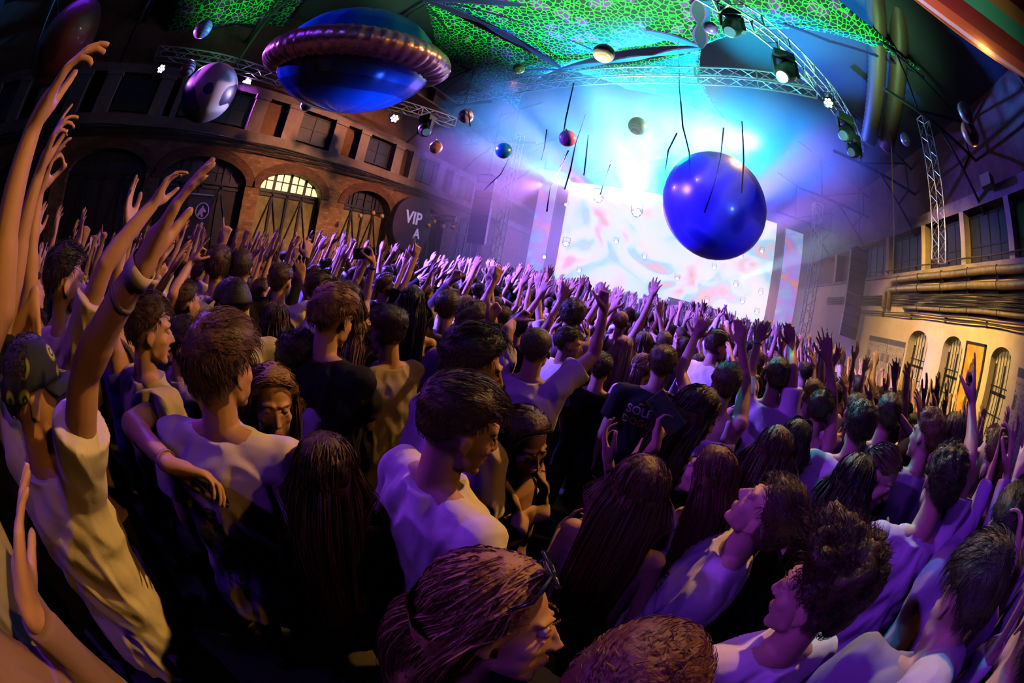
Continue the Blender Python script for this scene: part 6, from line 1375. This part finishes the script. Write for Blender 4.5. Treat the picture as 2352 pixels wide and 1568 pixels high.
for X_ in (-7.42, 5.05): spot('tower_fill', (X_, 14.0, .6), (X_, 13.2, 5.5), 900, (1, .75, .6), 30, .8, .1)  # added spots that brighten the truss towers from below
spot('cyan_beam_arms', (-1.5, 9.5, 7.4), at(1790, 800, 2.6), 2600, (0, .7, 1), 9, .3, .05)
spot('cyan_beam_right', (.5, 7.5, 7.4), at(2250, 1020, 1.7), 1300, (0, .6, 1), 13, .3, .05)
# violet truss lamp and washes on the crowd
spot('violet_truss_spot', PL+toward(PL, (-2.2, 4, 1.8))*.1, (-3.6, 5.4, 1.8), 60000, (.2, .1, 1), 62, 1, .15)
spot('violet_truss_spot_two', onz(906, 272, 6.2), (-1.6, 8.0, 1.6), 5000, (.35, .15, 1), 60, .9, .15)
spot('violet_wall_wash', onz(565, 190, 6.0), (-8.9, 2.4, 4.8), 1100, (.55, .1, 1), 150, .9, .15)
spot('warm_flood', (6.5, 4.2, 6.0), (-.5, 1.2, 1.4), 300, (1, .38, .06), 60, .8, .1)
spot('warm_front_flood', (1.8, 7.3, 7.5), (-.4, 0.6, 1.3), 2200, (1, .45, .08), 66, .8, .1)
spot('violet_back_fill', (-1.5, -4.5, 6.8), (-1.2, 1.5, 1.3), 210, (.34, .06, 1), 64, .9, .2)
spot('warm_front_flood_left', (-5.0, 8.0, 7.5), (-.6, 0.6, 1.3), 200, (1, .3, .05), 40, .8, .1)
spot('violet_left_cross', (-8.6, .2, 6.2), (2.0, 1.0, 1.2), 1700, (.3, .05, 1), 50, .9, .12)
spot('warm_wall_flood', (-3.5, 2.5, 7.0), (7.0, 7.0, 2.7), 11000, (1, .6, .15), 38, .8, .3)
spot('warm_left_wall', (2, 9.5, 7.2), (-9, 6.0, 3.9), 8500, (1, .38, .16), 36, .8, .4)
spot('yellow_door_lamp', (-5, 5.5, 5.6), (-9, 4.4, 2.6), 90, (1, .8, .25), 60, .8, .2)
for k_, (x_, y_, p_, dg_) in enumerate(((-5.2, 4.2, 1500, 84), (-2.2, 6.2, 2600, 96), (.8, 5.6, 2400, 96), (3.4, 5.2, 1500, 80), (-8.0, .6, 350, 70))):
    spot('canopy_green_fill', (x_, y_, 4.9 if k_ < 4 else 4.5), (x_+.2, y_+.5, 9), p_*.8, (.3, 1, .38), dg_, .9, .5)  # added green spots stand in for the print's glow under ultraviolet
spot('striped_balloon_fill', (-1.2, 4.2, 4.6), tuple(big), 900, (1, .85, 1), 40, .8, .4)  # added spot, only there to brighten the striped ball
spot('planet_key_light', (1.5, 6.5, 4.2), at(830, 160, 5.2), 3200, (.02, .45, 1), 21, .5, .15)  # added spot that carries stage blue onto the ringed planet
spot('planet_under_fill', (-2.5, 3.2, 2.6), at(815, 150, 5.2), 260, (.1, .25, 1), 40, .8, .2)  # added fill in mid-air for the ringed planet's underside
spot('blue_planet_fill', (3.0, 1.5, 2.8), at(1642, 472, 6.8), 700, (.1, .2, 1), 26, .8, .3)  # added fill for the dark side of the royal blue planet
spot('planet_rim_light', (-7.8, -1.5, 5.5), at(830, 160, 5.2), 1800, (.5, .12, 1), 30, .5, .15)
area('violet_front_fill', (-4.0, -3.0, 6.5), (0.5, 2.0, 1.2), 45, (.2, .03, 1), 1.5, 1.5)
W = bpy.data.worlds.new('World'); SC.world = W; W.use_nodes = True; W.node_tree.nodes['Background'].inputs[0].default_value = (.012, .004, .03, 1); W.node_tree.nodes['Background'].inputs[1].default_value = .5
# ================================================================ CAMERA
cd = bpy.data.cameras.new('Camera'); cam = bpy.data.objects.new('Camera', cd); COL.objects.link(cam); SC.camera = cam
cam.matrix_world = Matrix([[CR[0], CU[0], -CFW[0], 0], [CR[1], CU[1], -CFW[1], 0], [CR[2], CU[2], -CFW[2], CH], [0, 0, 0, 1]])
cd.type = 'PANO'; cd.sensor_width = 36; cd.sensor_fit = 'HORIZONTAL'; cd.clip_start = .02
tgt = cd if hasattr(cd, 'panorama_type') else cd.cycles
tgt.panorama_type = 'FISHEYE_EQUISOLID'
tgt.fisheye_lens = CF/2352*36; tgt.fisheye_fov = math.radians(260)
SC.view_settings.view_transform = 'Standard'; SC.view_settings.look = 'None'; SC.view_settings.exposure = 0; SC.view_settings.gamma = 1; SC.view_settings.use_curve_mapping = False
cy = SC.cycles
cy.use_denoising = True; cy.max_bounces = 2; cy.diffuse_bounces = 0; cy.glossy_bounces = 1; cy.use_light_tree = False; cy.volume_bounces = 0; cy.transmission_bounces = 2; cy.sample_clamp_indirect = 4; cy.use_adaptive_sampling = True; cy.adaptive_threshold = .04; cy.caustics_reflective = False; cy.caustics_refractive = False

for m in bpy.data.materials:
    if m.name != 'led_screen_picture': m.cycles.emission_sampling = 'NONE'
cy.debug_use_compact_bvh = True; cy.use_auto_tile = True; cy.tile_size = 1024
import gc; gc.collect()
